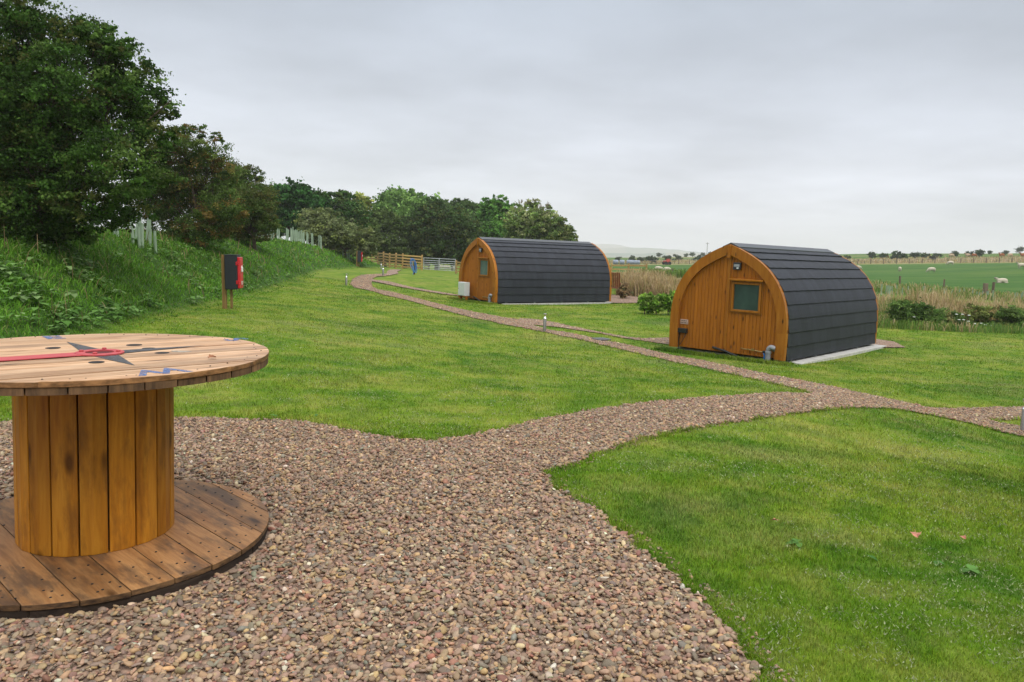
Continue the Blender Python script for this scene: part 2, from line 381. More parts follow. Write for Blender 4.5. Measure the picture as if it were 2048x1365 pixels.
# ------------------------------------------------------------------ outlines of the gravel (photo pixels -> ground)
patio_px = [(-900, 846), (-300, 846), (0, 846), (180, 842), (347, 838), (400, 840), (470, 843), (560, 843), (640, 852), (700, 865), (780, 879), (860, 885), (930, 876), (1010, 861), (1060, 849),
            (1110, 837), (1180, 824), (1280, 809), (1380, 799), (1480, 793), (1560, 788), (1645, 791), (1720, 800), (1766, 817.6), (1708, 816.6), (1669, 820.5), (1640, 822), (1560, 832),
            (1480, 843), (1400, 856), (1330, 870), (1270, 885), (1200, 905), (1140, 933), (1088, 948), (1110, 983), (1180, 1022), (1240, 1067), (1290, 1112), (1350, 1162), (1400, 1202),
            (1440, 1252), (1480, 1302), (1520, 1365), (1600, 1500), (1700, 1800)]
main_px = [(1600, 780), (1540, 767), (1480, 753), (1400, 735), (1352, 726.3), (1313, 716.6), (1274, 707.7), (1235, 698), (1196, 689), (1156.5, 679.4), (1117, 671.5), (1086, 664.7), (1039, 655), (1000, 649),
           (980, 643), (951, 638), (921.7, 630.6), (892, 622.6), (863, 615), (838, 608), (812, 601), (791, 596), (768, 591), (750, 585), (732.7, 580.8), (709, 576.4), (700.5, 569), (706, 559),
           (724, 551.5), (746, 550), (763.5, 549), (773.7, 548.6), (774, 544), (781, 540.5), (791, 540), (803, 541), (794, 545), (797, 548.6), (782.5, 551.5), (768, 553.7), (753, 554.5),
           (744.5, 559), (741.5, 566), (744.5, 575), (756, 580.8), (773.7, 583.7), (791, 586.7), (812, 592.5), (838, 599), (863, 605.7), (892.4, 613), (921.7, 619.6), (951, 626), (980, 631),
           (1000, 635), (1039, 641), (1051, 648), (1074, 654), (1102, 661.8), (1137, 666.7), (1166, 672.5), (1196, 679.4), (1235, 687), (1274, 695), (1313, 704.8), (1352, 713.6), (1400, 721.4),
           (1480, 738), (1560, 755), (1640, 770), (1693, 781.6), (1747, 793), (1786, 802), (1825, 811), (1860, 818.5), (1903, 819.5), (1980, 817.6), (2048, 815.6), (2200, 812),
           (2200, 838), (2048, 840), (1980, 842), (1996, 847.7), (2041, 855.5), (2120, 868), (2120, 885), (2041, 874), (2000, 865), (1941.5, 848.7), (1883, 836), (1825, 825), (1766.6, 817.6), (1700, 808), (1640, 796)]
br1_px = [(1039, 638), (1078, 641), (1102, 645), (1137, 653), (1176, 660.8), (1215, 668.6), (1254, 675.5), (1284, 678.4), (1342, 676.5), (1352, 684), (1352, 692), (1340.5, 691), (1313, 687), (1274, 681.3), (1235, 675.5),
          (1196, 667.6), (1156.5, 661.8), (1117, 655.9), (1088, 653), (1040, 648)]
br2_px = [(741, 560), (782.5, 565.4), (806, 572), (826.5, 576.4), (863, 583), (920, 591.8), (924, 594), (885, 589.6), (855.8, 585), (826.5, 580), (806, 576.5), (788, 573), (768, 568.5), (741, 563.5)]
rear1 = [podpt(POD1, *p) for p in ((1.35, 5.0), (1.6, 5.6), (2.1, 6.3), (1.4, 7.6), (-2, 8.4), (-2, 5.6))]
rear2 = [podpt(POD2, *p) for p in ((1.3, 5.9), (1.8, 5.95), (2.6, 8.4), (0.5, 9.5), (-2, 9), (-2, 5.9))]
def wpoly(px): return np.array(G([p[0] for p in px], [p[1] for p in px]))
patio = wpoly([p for p in patio_px if p[1] < 1600 and p[0] > -400])
patio = np.concatenate([patio[:-1], [(0.9, 1.6), (1.1, -2.5), (-5.8, -2.5), (-5.4, 6.6)]])
main_w, br1_w, br2_w = wpoly(main_px), wpoly(br1_px), wpoly(br2_px)
POLYS = [patio, main_w, br1_w, br2_w, np.array(rear1), np.array(rear2)]
def inpoly(x, y, P):
    ins = np.zeros(x.shape, bool); j = len(P) - 1
    for i in range(len(P)):
        xi, yi, xj, yj = P[i][0], P[i][1], P[j][0], P[j][1]
        if yi != yj:
            c = ((yi > y) != (yj > y)) & (x < (xj - xi) * (y - yi) / (yj - yi) + xi); ins ^= c
        j = i
    return ins
def on_path(x, y, jit=0.0):
    if jit: x = x + (vnoise(x, y, .12, 21) - .5) * jit; y = y + (vnoise(x, y, .12, 22) - .5) * jit
    r = np.zeros(x.shape, bool)
    for P in POLYS:
        m = (x >= P[:, 0].min()) & (x <= P[:, 0].max()) & (y >= P[:, 1].min()) & (y <= P[:, 1].max())
        if m.any(): r[m] |= inpoly(x[m], y[m], P)
    return r
def in_pod(x, y, pad=0.0):
    r = np.zeros(x.shape, bool)
    for P in (POD1, POD2):
        dx, dy = x - P[0], y - P[1]; a = dx * math.cos(P[3]) + dy * math.sin(P[3]); b = -dx * math.sin(P[3]) + dy * math.cos(P[3])
        r |= (a > -1.7 - pad) & (a < 1.75 + pad) & (b > .12 - pad) & (b < PODL + .3 + pad)
    return r

# ------------------------------------------------------------------ ground sheet
def axis(fine0, fine1, step, lo, hi, grow):
    a = list(np.arange(fine0, fine1 + 1e-6, step)); s = step
    while a[-1] < hi: s *= grow; a.append(a[-1] + s)
    s = step
    while a[0] > lo: s *= grow; a.insert(0, a[0] - s)
    return np.array(a)
gx = axis(-14, 16, .16, -5000, 5000, 1.045); gy = axis(1, 34, .16, -80, 6500, 1.035)
X, Y = np.meshgrid(gx, gy); Z = ground(X, Y)
pasture = sstep(39, 43, Y) * sstep(1, 6, X + (Y - 40) * .05) * (1 - sstep(172, 176, Y)) 
pasture = np.maximum(pasture, sstep(176, 184, Y) * .8)
dryz = np.clip(sstep(172, 175, Y) * (1 - sstep(200, 215, Y)) + sstep(240, 300, Y) * (vnoise(X, Y, 60, 5) > .62) * .7, 0, 1) * sstep(-20, 10, X)
wb = foot_x(Y) - X; bankz = sstep(-.1, .3, wb) * (1 - sstep(72, 80, Y))
nx_, ny_ = len(gx), len(gy); I = np.arange(nx_ * ny_).reshape(ny_, nx_)
Fq = np.stack([I[:-1, :-1], I[:-1, 1:], I[1:, 1:], I[1:, :-1]], -1).reshape(-1, 4)
lawn = big('lawn', np.stack([X, Y, Z], -1), Fq, M_ground, np.stack([pasture.ravel(), dryz.ravel(), bankz.ravel()], 1), smooth=True)
tag(lawn, 'green ground with mown lawn, grassy bank and pasture', 'ground', kind='structure')

def drape(name, P, lift, step=.35):
    bm = bmesh.new(); vs = [bm.verts.new((x, y, 0)) for x, y in P]
    for t in tessellate_polygon([[Vector((x, y, 0)) for x, y in P]]):
        try: bm.faces.new([vs[i] for i in t])
        except ValueError: pass
    for k in (0, 1):
        lo = P[:, k].min(); hi = P[:, k].max(); c = math.floor(lo / step) * step
        while c < hi:
            c += step; st = step if c < 14 or k == 0 else step
            n = (1, 0, 0) if k == 0 else (0, 1, 0); co = (c, 0, 0) if k == 0 else (0, c, 0)
            bmesh.ops.bisect_plane(bm, geom=bm.verts[:] + bm.edges[:] + bm.faces[:], plane_co=co, plane_no=n)
    bmesh.ops.remove_doubles(bm, verts=bm.verts, dist=1e-4)
    xy = np.array([v.co[:2] for v in bm.verts]); z = ground(xy[:, 0], xy[:, 1]) + lift + np.clip(xy[:, 1] - 15, 0, 60) * .0008
    for v, q in zip(bm.verts, z): v.co.z = q
    bmesh.ops.recalc_face_normals(bm, faces=bm.faces)
    me = bpy.data.meshes.new(name); bm.to_mesh(me); bm.free(); me.materials.append(M_gravel)
    o = bpy.data.objects.new(name, me); COL.objects.link(o); o['kind'] = 'structure'; return o
for i, (P, nm) in enumerate(zip(POLYS, ('gravel_patio', 'gravel_path', 'gravel_path', 'gravel_path', 'gravel_pad', 'gravel_pad'))):
    drape(nm, P, .010 + .004 * i)
# ------------------------------------------------------------------ cable drum table
TX, TY = -2.1403, 3.7978
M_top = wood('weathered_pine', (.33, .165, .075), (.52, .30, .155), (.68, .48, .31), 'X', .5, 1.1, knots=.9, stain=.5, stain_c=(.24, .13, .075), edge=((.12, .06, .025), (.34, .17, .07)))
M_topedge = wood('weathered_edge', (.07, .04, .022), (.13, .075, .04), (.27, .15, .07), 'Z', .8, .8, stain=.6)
M_stave = wood('varnished_stave', (.31, .102, .008), (.47, .180, .014), (.59, .262, .028), 'Z', .42, .8, knots=.9, knot_t=(.10, .22), knot_s=1.15, stain=.6, stain_c=(.16, .065, .015))
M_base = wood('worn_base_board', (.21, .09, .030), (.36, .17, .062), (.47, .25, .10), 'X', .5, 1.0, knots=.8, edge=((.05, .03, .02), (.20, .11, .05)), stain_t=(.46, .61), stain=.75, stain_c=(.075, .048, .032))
M_basedge = simple('dark_base_edge', (.035, .026, .02), .9, nscale=30, amt=.4, bmp=.4)
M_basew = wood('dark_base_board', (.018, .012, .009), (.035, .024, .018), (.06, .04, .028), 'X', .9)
M_nail = simple('nail_head', (.03, .027, .025), .6, .4)
def worn(name, col, wear):      # old paint rubbed off the boards in places
    m, nt, b, N = mat(name); t = N('ShaderNodeTexCoord')
    f = noise(N, nt, scaled(N, nt, t.outputs['Object'], (1, 5, 1)), 22, 5, .7); k = maprange(N, nt, f, wear - .05, wear + .05, 1, 0)
    b.inputs['Base Color'].default_value = (*col, 1); b.inputs['Roughness'].default_value = .6; nt.links.new(k, b.inputs['Alpha'])
    return m
M_star = worn('grey_paint', (.07, .07, .072), .58); M_blue = worn('blue_paint', (.12, .20, .42), .50)
M_red = simple('red_metal_paint', (.47, .065, .07), .6, nscale=30, amt=.15)
table = empty('cable_drum_table', (TX, TY, 0), 0, 'large wooden cable drum table with painted compass star, standing on the gravel', 'table')
def disc_boards(name, m, r, z0, z1, ang, w, gap, seed, parent, edge_mat=None, wob=.004, lo=.8, hi=1.16):
    rs = random.Random(seed); mb = MB(); c = -r + rs.uniform(-.06, 0)
    while c < r:
        a, b = max(c + gap / 2, -r + .002), min(c + w - gap / 2, r - .002); c += w
        if b - a < .012: continue
        ks = 14; rr = r + rs.uniform(-wob, wob)
        ys = [a + (b - a) * i / ks for i in range(ks + 1)]
        right = [(math.sqrt(max(rr * rr - y * y, 0)), y) for y in ys]; left = [(-x, y) for x, y in right[::-1]]
        dz = rs.uniform(-.0015, .0015); mb.slab(right + left, z0, z1 + dz, (rs.uniform(lo, hi), rs.random(), 0))
    o = mb.build(name, m, parent, bevel=.003, seg=2); o.rotation_euler.z = ang
    return o
tb = disc_boards('tabletop', M_top, .85, .9985, 1.0246, R(43), .122, .0045, 5, table, lo=.72, hi=1.2)
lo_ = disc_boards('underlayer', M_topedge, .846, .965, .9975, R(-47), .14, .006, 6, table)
mb = MB(); ns = 18; rb = .363
for i in range(ns):
    a0 = 2 * math.pi * (i + .03) / ns + .11; a1 = 2 * math.pi * (i + .97) / ns + .11
    P_ = [(rb * math.cos(a0), rb * math.sin(a0)), ((rb + .004) * math.cos((a0 + a1) / 2), (rb + .004) * math.sin((a0 + a1) / 2)), (rb * math.cos(a1), rb * math.sin(a1)), ((rb - .03) * math.cos(a1), (rb - .03) * math.sin(a1)), ((rb - .03) * math.cos(a0), (rb - .03) * math.sin(a0))]
    mb.slab(P_, .0853, .9645, (random.uniform(.72, 1.2), random.random(), 0))
mb.build('barrel', M_stave, table, bevel=.0035)
mb = MB(); mb.lathe((0, 0, 0), [(.325, .09), (.325, .96)], 40); mb.build('barrel_core', M_basedge, table)
base = disc_boards('base_flange', M_base, .852, .058, .0853, R(-42), .186, .0038, 8, table, wob=.007, lo=.7)
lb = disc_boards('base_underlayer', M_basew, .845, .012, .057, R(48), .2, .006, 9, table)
mb = MB(); rs = random.Random(4)
for ring, n in ((.80, 62), (.72, 50), (.62, 30), (.50, 22)):
    for i in range(n):
        a = 2 * math.pi * i / n + rs.uniform(-.05, .05); r = ring + rs.uniform(-.02, .02)
        mb.lathe((r * math.cos(a), r * math.sin(a), .0845), [(.0058, 0), (.0058, .0022), (.004, .003)], 8)
mb.build('nails', M_nail, base, smooth=True)['kind'] = 'stuff'
base.children[0].rotation_euler.z = R(42)
mb = MB()
for i in range(46):
    a = 2 * math.pi * i / 46 + rs.uniform(-.06, .06); r = .79 + rs.uniform(-.02, .02)
    mb.lathe((r * math.cos(a), r * math.sin(a), 1.0240), [(.004, 0), (.004, .0022), (.003, .003)], 8)
o = mb.build('nails', M_nail, tb, smooth=True); o['kind'] = 'stuff'; o.rotation_euler.z = R(-43)
# painted compass star and letters, a film of paint on the boards
SX, SY = .04, -.04; mb = MB()
def film(poly, z=1.0262, t=.0007): mb.slab(poly, z, z + t)
tips = [(-.355, .335), (.40, .385), (.385, -.365)]; q_ = .085
inner = lambda a: (SX + q_ * math.cos(a), SY + q_ * math.sin(a))
for (tx_, ty_) in tips:
    a = math.atan2(ty_ - SY, tx_ - SX); film([inner(a - .8), (tx_, ty_), inner(a + .8), (SX, SY)])
mb.build('compass_star', M_star, table)
def letter(ch, x, y, rot, size, parent, m, z, name, label=None, up=False, th=.0008, font_scale=(1, 1)):
    cu = bpy.data.curves.new(name, 'FONT'); cu.body = ch; cu.size = size; cu.align_x = 'CENTER'; cu.align_y = 'CENTER'; cu.extrude = th / 2; cu.offset = size * .025
    t = bpy.data.objects.new(name, cu); COL.objects.link(t); bpy.context.view_layer.update()
    me = bpy.data.meshes.new_from_object(t); bpy.data.objects.remove(t); bpy.data.curves.remove(cu)
    me.materials.clear(); me.materials.append(m)
    o = bpy.data.objects.new(name, me); COL.objects.link(o); o.parent = parent; o.location = (x, y, z)
    o.rotation_euler = (0, 0, rot); o.scale = (font_scale[0], font_scale[1], 1); return o
letter('E', -.525, .49, R(45), .20, table, M_blue, 1.0266, 'painted_letter')
letter('S', .46, .68, R(-30), .20, table, M_blue, 1.0266, 'painted_letter')
letter('W', .56, -.49, R(-135), .21, table, M_blue, 1.0266, 'painted_letter')
# red iron strap with ring plate and bolts
mb = MB(); ca, sa_ = math.cos(R(225)), math.sin(R(225)); hw = .058
def sp(l, w): return (SX + ca * l - sa_ * w, SY + sa_ * l + ca * w)
mb.slab([sp(.085, -hw), sp(.085, hw), sp(.74, hw), sp(.74, -hw)], 1.0268, 1.0318)
mb.build('iron_strap', M_red, table, bevel=.0015)
mb = MB(); n = 40
prof_out = [(.112, 1.0270), (.112, 1.0335), (.106, 1.0352), (.072, 1.0352), (.066, 1.0345), (.066, 1.0280)]
mb.lathe((SX, SY, 0), prof_out, n, cap=False); ring = mb.build('ring_plate', M_red, table, smooth=True)
mb = MB(); mb.lathe((SX, SY, 0), [(.0655, 1.0270), (.0655, 1.0280)], 32); mb.build('axle_hole', simple('hole_dark', (.10, .012, .012), .9), ring)
for a in (15, 105, 195, 285):
    mb = MB(); x, y = SX + .085 * math.cos(R(a)), SY + .085 * math.sin(R(a))
    mb.lathe((x, y, 1.0354), [(.012, 0), (.012, .007), (.009, .009)], 6); mb.build('bolt', M_red, table, bevel=.001)
# bored holes in the top: thin dark discs, the shade inside painted as their colour
M_hole = simple('bored_hole_shade', (.022, .018, .016), .95); M_holewood = simple('torn_wood', (.34, .29, .23), .9, nscale=60, amt=.4, bmp=.5)
for x, y, r in ((-.28, .09, .036), (.04, .305, .04), (.178, .19, .034), (.315, .052, .036), (.173, -.307, .034)):
    mb = MB(); mb.lathe((x, y, 0), [(r, 1.0247), (r, 1.0265)], 28); mb.build('drilled_hole', M_hole, table)
mb = MB(); pts = [(.38 + .05 * math.cos(t) * (1 + .2 * math.sin(3 * t)), .122 + .034 * math.sin(t) * (1 + .2 * math.cos(2 * t))) for t in np.linspace(0, 2 * math.pi, 22)[:-1]]
mb.slab(pts, 1.0247, 1.0266); tag(mb.build('knot_hole', M_holewood, table), 'splintered pale knot hole')
def dry_leaf(x, y, z, s, rz, col, label, tilt=.3):
    mb = MB(); n = 9; out = []
    for i in range(n + 1):
        t = i / n; w = s * .36 * math.sin(math.pi * t ** .8) * (1 + .18 * math.sin(t * 19)); out.append((s * (t - .5), w))
    vs = [(a, b, s * .22 * (b / s) ** 2 * 6 + .1 * s * math.sin(a / s * 4)) for a, b in out] + [(a, 0, 0.0) for a, b in out] + [(a, -b, s * .3 * (b / s) ** 2 * 6) for a, b in out]
    m1 = n + 1; fs = []
    for i in range(n): fs += [(i, i + 1, m1 + i + 1, m1 + i), (m1 + i, m1 + i + 1, 2 * m1 + i + 1, 2 * m1 + i)]
    mb.add(vs, fs); mb.tube([(-s * .5, 0, 0), (-s * .75, 0, .1 * s)], [.02 * s, .012 * s], 5)
    o = mb.build('dry_leaf', simple('dry_leaf_skin', col, .7, nscale=40, amt=.35), None, smooth=True)
    o.location = (x, y, z); o.rotation_euler = (tilt, .1, rz); return tag(o, label, 'leaf')
dry_leaf(TX + .637, TY - .092, 1.034, .05, 1.2, (.30, .12, .05), 'small curled brown leaf lying on the cable drum tabletop')

# ------------------------------------------------------------------ camping pods
PROF = [(.0, 2.5), (.10, 2.468), (.30, 2.385), (.55, 2.255), (.78, 2.11), (.98, 1.93), (1.14, 1.73), (1.27, 1.50), (1.36, 1.26), (1.41, 1.02), (1.43, .78), (1.435, .5), (1.43, .25), (1.42, 0)]
PA = np.array(PROF)
def smooth_prof(n=60):
    d = np.r_[0, np.cumsum(np.hypot(*np.diff(PA, axis=0).T))]; t = np.linspace(0, d[-1], n)
    x = np.interp(t, d, PA[:, 0]); z = np.interp(t, d, PA[:, 1])
    for _ in range(3):
        x[1:-1] = (x[:-2] + 2 * x[1:-1] + x[2:]) / 4; z[1:-1] = (z[:-2] + 2 * z[1:-1] + z[2:]) / 4
    return np.stack([x, z], 1)
SP = smooth_prof()
def offs(P, d):
    T = np.gradient(P, axis=0); T /= np.hypot(T[:, 0], T[:, 1])[:, None]; n = np.stack([-T[:, 1], T[:, 0]], 1)   # outward for apex -> foot
    n[0] = (n[0] + (-n[0][0], n[0][1])); 
    if np.hypot(*n[0]) > 0: n[0] /= np.hypot(*n[0])
    return P + n * d
M_cedar = wood('stained_boards', (.28, .085, .005), (.36, .116, .008), (.43, .150, .012), 'Z', .5, .8, knots=.75)
M_frame = wood('stained_frame', (.26, .084, .007), (.345, .120, .010), (.41, .162, .016), 'Z', .42, .6, knots=.4)
M_slate = simple('slate_grey_tile', (.027, .030, .039), .62, nscale=24, amt=.22, bmp=.25, spec=.28)
M_ridge = simple('ridge_metal', (.045, .050, .058), .4, nscale=8, amt=.1)
M_darkgap = simple('dark_void', (.012, .011, .010), .95)
M_grey = simple('grey_plastic', (.27, .28, .30), .4, nscale=10, amt=.06); M_black = simple('black_plastic', (.012, .013, .014), .38, nscale=20, amt=.2)
M_conc = simple('concrete', (.50, .48, .44), .9, nscale=9, amt=.2, bmp=.3); M_galv = simple('galvanised', (.58, .60, .62), .42, .2, nscale=18, amt=.15)
M_white = simple('white_enamel', (.66, .69, .68), .35, nscale=6, amt=.03); M_brass = simple('brass', (.42, .30, .12), .35, .8); M_bluepipe = simple('blue_pipe', (.03, .2, .55), .45)
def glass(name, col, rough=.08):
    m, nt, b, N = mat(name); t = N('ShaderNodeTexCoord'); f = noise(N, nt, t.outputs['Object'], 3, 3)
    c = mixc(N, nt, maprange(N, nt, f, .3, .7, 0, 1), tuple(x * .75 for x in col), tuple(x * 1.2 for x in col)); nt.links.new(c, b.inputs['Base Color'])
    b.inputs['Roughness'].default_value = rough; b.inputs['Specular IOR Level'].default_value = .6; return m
M_glass = glass('frosted_pane', (.035, .068, .062), .22); M_lens = glass('lamp_glass', (.25, .26, .26), .12)
def inner_x(z, P): return float(np.interp(z, P[::-1, 1], P[::-1, 0]))
def arch_ring(mb, Po, Pi, y0, y1, col=None):
    full_o = np.concatenate([Po[::-1] * [-1, 1], Po[1:]]); full_i = np.concatenate([Pi[::-1] * [-1, 1], Pi[1:]])
    n = len(full_o); vs = []
    for (x, z) in full_o: vs += [(x, y0, z), (x, y1, z)]
    for (x, z) in full_i: vs += [(x, y0, z), (x, y1, z)]
    b = 2 * n; fs = []
    for i in range(n - 1):
        a = 2 * i; fs += [(a, a + 2, a + 3, a + 1), (b + a, b + a + 1, b + a + 3, b + a + 2), (a, b + a, b + a + 2, a + 2), (a + 1, a + 3, b + a + 3, b + a + 1)]
    fs += [(0, 1, b + 1, b), (2 * n - 2, 2 * n - 1, b + 2 * n - 1, b + 2 * n - 2)]
    mb.add(vs, fs, col)
def make_pod(P, label, seed, wash=1.0, pane_m=None):
    rs = random.Random(seed)
    root = empty('camping_pod', P[:3], P[3], label, 'camping pod', 'arched wooden camping pods on the lawn')
    INN = offs(SP, -.198); INN[0] = (0, INN[0][1] - .02)
    # end walls of vertical boards
    for end, y in (('front_wall', 0.0), ('rear_wall', PODL - .06)):
        mb = MB(); w = .088; x = -1.30
        while x < 1.29:
            x1 = min(x + w - .005, 1.3); cut = []
            for xx in (x, (x + x1) / 2, x1):
                ax = abs(xx); j = np.interp(ax, INN[:, 0], INN[:, 1]) if ax < INN[:, 0].max() else .0
                k = np.where(INN[:, 0] >= ax)[0]; j = INN[k[0], 1] if len(k) else 0
                cut.append((xx, j + .04))
            if max(c[1] for c in cut) > .3:
                mb.prism([(x, .02), (x1, .02), cut[2], cut[1], cut[0]], y, y + .03, (rs.uniform(.9, 1.08) * wash, rs.random(), 0))
            x += w
        o = mb.build(end, M_cedar, root, bevel=.003, seg=1)
        if end == 'front_wall':
            m2 = MB(); Q = offs(SP, -.19); pts = [(-a, b) for a, b in Q[::-1]] + [(a, b) for a, b in Q[1:]]
            m2.prism(pts, .032, .05); m2.build('backing', M_darkgap, o)
            m2 = MB(); m2.prism([(-.035, .02), (.035, .02), (.035, INN[0][1] - .02), (-.035, INN[0][1] - .02)], -.016, -.002, (1.0 * wash, rs.random(), 0)); m2.build('cover_strip', M_frame, o, bevel=.004)
    for nm, y0, y1 in (('front_frame', -.085, .03), ('rear_frame', PODL - .06, PODL + .04)):
        mb = MB(); half = SP; o2 = offs(SP, .022)
        # laminated ring in segments so the grain changes
        cuts = [0, 12, 24, 37, 48, 59]
        for sgn in (1, -1):
            for a, b in zip(cuts[:-1], cuts[1:]):
                A = o2[a:b + 1] * [sgn, 1]; B = INN[a:b + 1] * [sgn, 1]
                if a == 0: A = A.copy(); B = B.copy(); A[0, 0] = B[0, 0] = 0
                n = b - a + 1; vs = [(x, y, z) for y in (y0, y1) for x, z in A] + [(x, y, z) for y in (y0, y1) for x, z in B]
                fs = []
                for i in range(n - 1):
                    fs += [(i, i + 1, n + i + 1, n + i), (2 * n + i, 3 * n + i, 3 * n + i + 1, 2 * n + i + 1), (i, 2 * n + i, 2 * n + i + 1, i + 1), (n + i, n + i + 1, 3 * n + i + 1, 3 * n + i)]
                fs += [(0, n, 3 * n, 2 * n), (n - 1, 2 * n + n - 1, 4 * n - 1, 2 * n - 1)]
                mb.add(vs, fs, (rs.uniform(.92, 1.08) * wash, rs.random(), 0))
        fr = mb.build(nm, M_frame, root, smooth=True)
        if nm == 'front_frame':
            m2 = MB(); m2.prism([(-.045, 2.21), (.045, 2.21), (.045, 2.485), (0, 2.515), (-.045, 2.485)], -.112, -.0865, (1, .3, 0)); m2.build('keystone_block', M_frame, fr, bevel=.005)
    # roof: shell plus overlapping tile courses
    mb = MB(); Q = offs(SP, .006); pts = [(-a, b) for a, b in Q[::-1]] + [(a, b) for a, b in Q[1:]]; y0, y1 = .035, PODL - .065
    n = len(pts); vs = [(x, y, z) for y in (y0, y1) for x, z in pts]; mb.add(vs, [(i, i + 1, n + i + 1, n + i) for i in range(n - 1)])
    roof = mb.build('roof', M_slate, root, smooth=True)
    mb = MB(); d = np.r_[0, np.cumsum(np.hypot(*np.diff(SP, axis=0).T))]; Lp = d[-1]; NR = 10; ex = (Lp - .12) / NR
    tw = .166; nt_ = int((y1 - y0) / tw); tw = (y1 - y0) / nt_
    def pt(s_, off):
        s_ = min(max(s_, 0), Lp - 1e-4); i = int(np.searchsorted(d, s_)); i = max(i, 1); f = (s_ - d[i - 1]) / (d[i] - d[i - 1]); p = SP[i - 1] * (1 - f) + SP[i] * f
        t = SP[i] - SP[i - 1]; t = t / np.hypot(*t); return p[0] - t[1] * off, p[1] + t[0] * off
    for sgn in (1, -1):
        for r in range(NR):
            s1 = Lp - r * ex; s0 = s1 - ex - .03
            for k in range(nt_):
                a = y0 + k * tw + .002; b = a + tw - .0045; o_ = rs.uniform(-.0025, .0025); e = rs.uniform(-.005, .005); q = 4
                rows = []
                for i in range(q + 1):
                    s_ = s0 + (s1 + e - s0) * i / q; off = .010 + (.032 + o_) * i / q; x, z = pt(s_, off); rows.append((x * sgn, z))
                x, z = pt(s1 + e, .004); rows.append((x * sgn, z)); m_ = len(rows)
                vs = [(x, a, z) for x, z in rows] + [((x), b, z) for x, z in rows]
                c = rs.uniform(.82, 1.16)
                mb.add(vs, [(i, i + 1, m_ + i + 1, m_ + i) for i in range(m_ - 1)], (c, c, c))
    mb.build('roof_tiles', M_slate, roof)
    mb = MB(); 
    for sgn in (1, -1):
        vs = []
        for y in (-.02, PODL - .12): vs += [(0, y, 2.565), (sgn * .20, y, 2.475), (sgn * .20, y, 2.445), (0, y, 2.53)]
        mb.add(vs, [(0, 1, 5, 4), (1, 2, 6, 5), (2, 3, 7, 6), (0, 3, 2, 1), (4, 5, 6, 7)])
    mb.build('ridge_cap', M_ridge, root)
    # floor bearers and feet
    mb = MB()
    for x in (-1.25, 1.25): mb.box((x, PODL / 2, .035), (.1, PODL - .3, .07))
    for y in (.5, 1.9, 3.3, 4.7, 5.7): mb.box((0, y, -.03), (2.76, .09, .055))
    mb.build('skid', M_galv, root)
    mb = MB(); mb.box((0, PODL / 2, .02), (2.5, PODL - .3, .05)); mb.build('floor', M_darkgap, root)
    # window
    mb = MB(); x0, x1, z0, z1 = .15, .76, 1.04, 1.62; t = .07
    def frame_boxes(mb, x0, x1, z0, z1, t, y, dy, c):
        mb.box(((x0 + x1) / 2, y, z0 - t / 2), (x1 - x0 + 2 * t, dy, t), col=c); mb.box(((x0 + x1) / 2, y, z1 + t / 2), (x1 - x0 + 2 * t, dy, t), col=c)
        mb.box((x0 - t / 2, y, (z0 + z1) / 2), (t, dy, z1 - z0), col=c); mb.box((x1 + t / 2, y, (z0 + z1) / 2), (t, dy, z1 - z0), col=c)
    frame_boxes(mb, x0, x1, z0, z1, .052, -.018, .06, (.95 * wash, .5, 0)); win = mb.build('window', M_frame, root, bevel=.006)
    mb = MB(); frame_boxes(mb, x0 - .055, x1 + .055, z0 - .055, z1 + .055, .035, -.008, .025, (.75 * wash, .2, 0)); mb.build('architrave', M_frame, win, bevel=.004)
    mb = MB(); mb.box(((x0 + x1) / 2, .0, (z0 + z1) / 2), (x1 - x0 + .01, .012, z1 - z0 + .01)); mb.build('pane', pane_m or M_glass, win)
    mb = MB(); mb.box(((x0 + x1) / 2, -.055, 1.725), (.82, .11, .03), Matrix.Rotation(R(10), 3, 'X'), (1.1, .7, 0)); mb.box(((x0 + x1) / 2, -.075, 1.700), (.78, .05, .022), col=(.8, .1, 0)); mb.build('rain_hood', M_frame, win, bevel=.004)
    # floodlight
    mb = MB(); mb.box((.21, -.055, 2.03), (.185, .055, .165), Matrix.Rotation(R(-8), 3, 'X')); mb.box((.21, -.02, 2.03), (.05, .04, .12)); fl = mb.build('floodlight', M_black, root, bevel=.008)
    mb = MB(); mb.box((.21, -.087, 2.045), (.135, .008, .06), Matrix.Rotation(R(-8), 3, 'X')); mb.build('lens', M_lens, fl)
    mb = MB(); mb.box((.235, -.088, 1.985), (.05, .012, .035)); mb.build('sensor', M_white, fl, bevel=.004)
    # waste pipe, tap, black drain hose
    mb = MB(); bend = [(1.10, -.12, -.12), (1.10, -.12, .14)] + [(1.10 + .075 - .075 * math.cos(t), -.12, .18 + .075 * math.sin(t) + .02) for t in np.linspace(0, math.pi * .62, 7)]
    bend += [(1.19, -.08, .24), (1.20, .0, .22)]
    mb.tube(bend, .055, 14); wp = mb.build('waste_pipe', M_grey, root, smooth=True)
    mb = MB(); mb.lathe((1.10, -.12, .13), [(.064, 0), (.066, .01), (.066, .04), (.064, .05)], 16); mb.build('pipe_collar', M_grey, wp, smooth=True)
    mb = MB(); mb.tube([(.45, -.03, .155), (.70, -.035, .15), (.94, -.03, .135)], .011, 8); mb.box((.70, -.04, .152), (.06, .035, .035)); mb.box((.70, -.05, .185), (.075, .012, .014)); mb.lathe((.42, -.02, .155), [(.02, 0), (.02, .02)], 10)
    mb.tube([(.56, -.035, .153), (.60, -.045, .17)], .012, 6); mb.build('tap_pipe', M_brass, root, smooth=True)
    mb = MB(); mb.tube([(.95, -.04, .15), (.985, -.05, .08), (.985, -.05, -.02)], .018, 8); mb.build('supply_pipe', M_bluepipe, root, smooth=True)
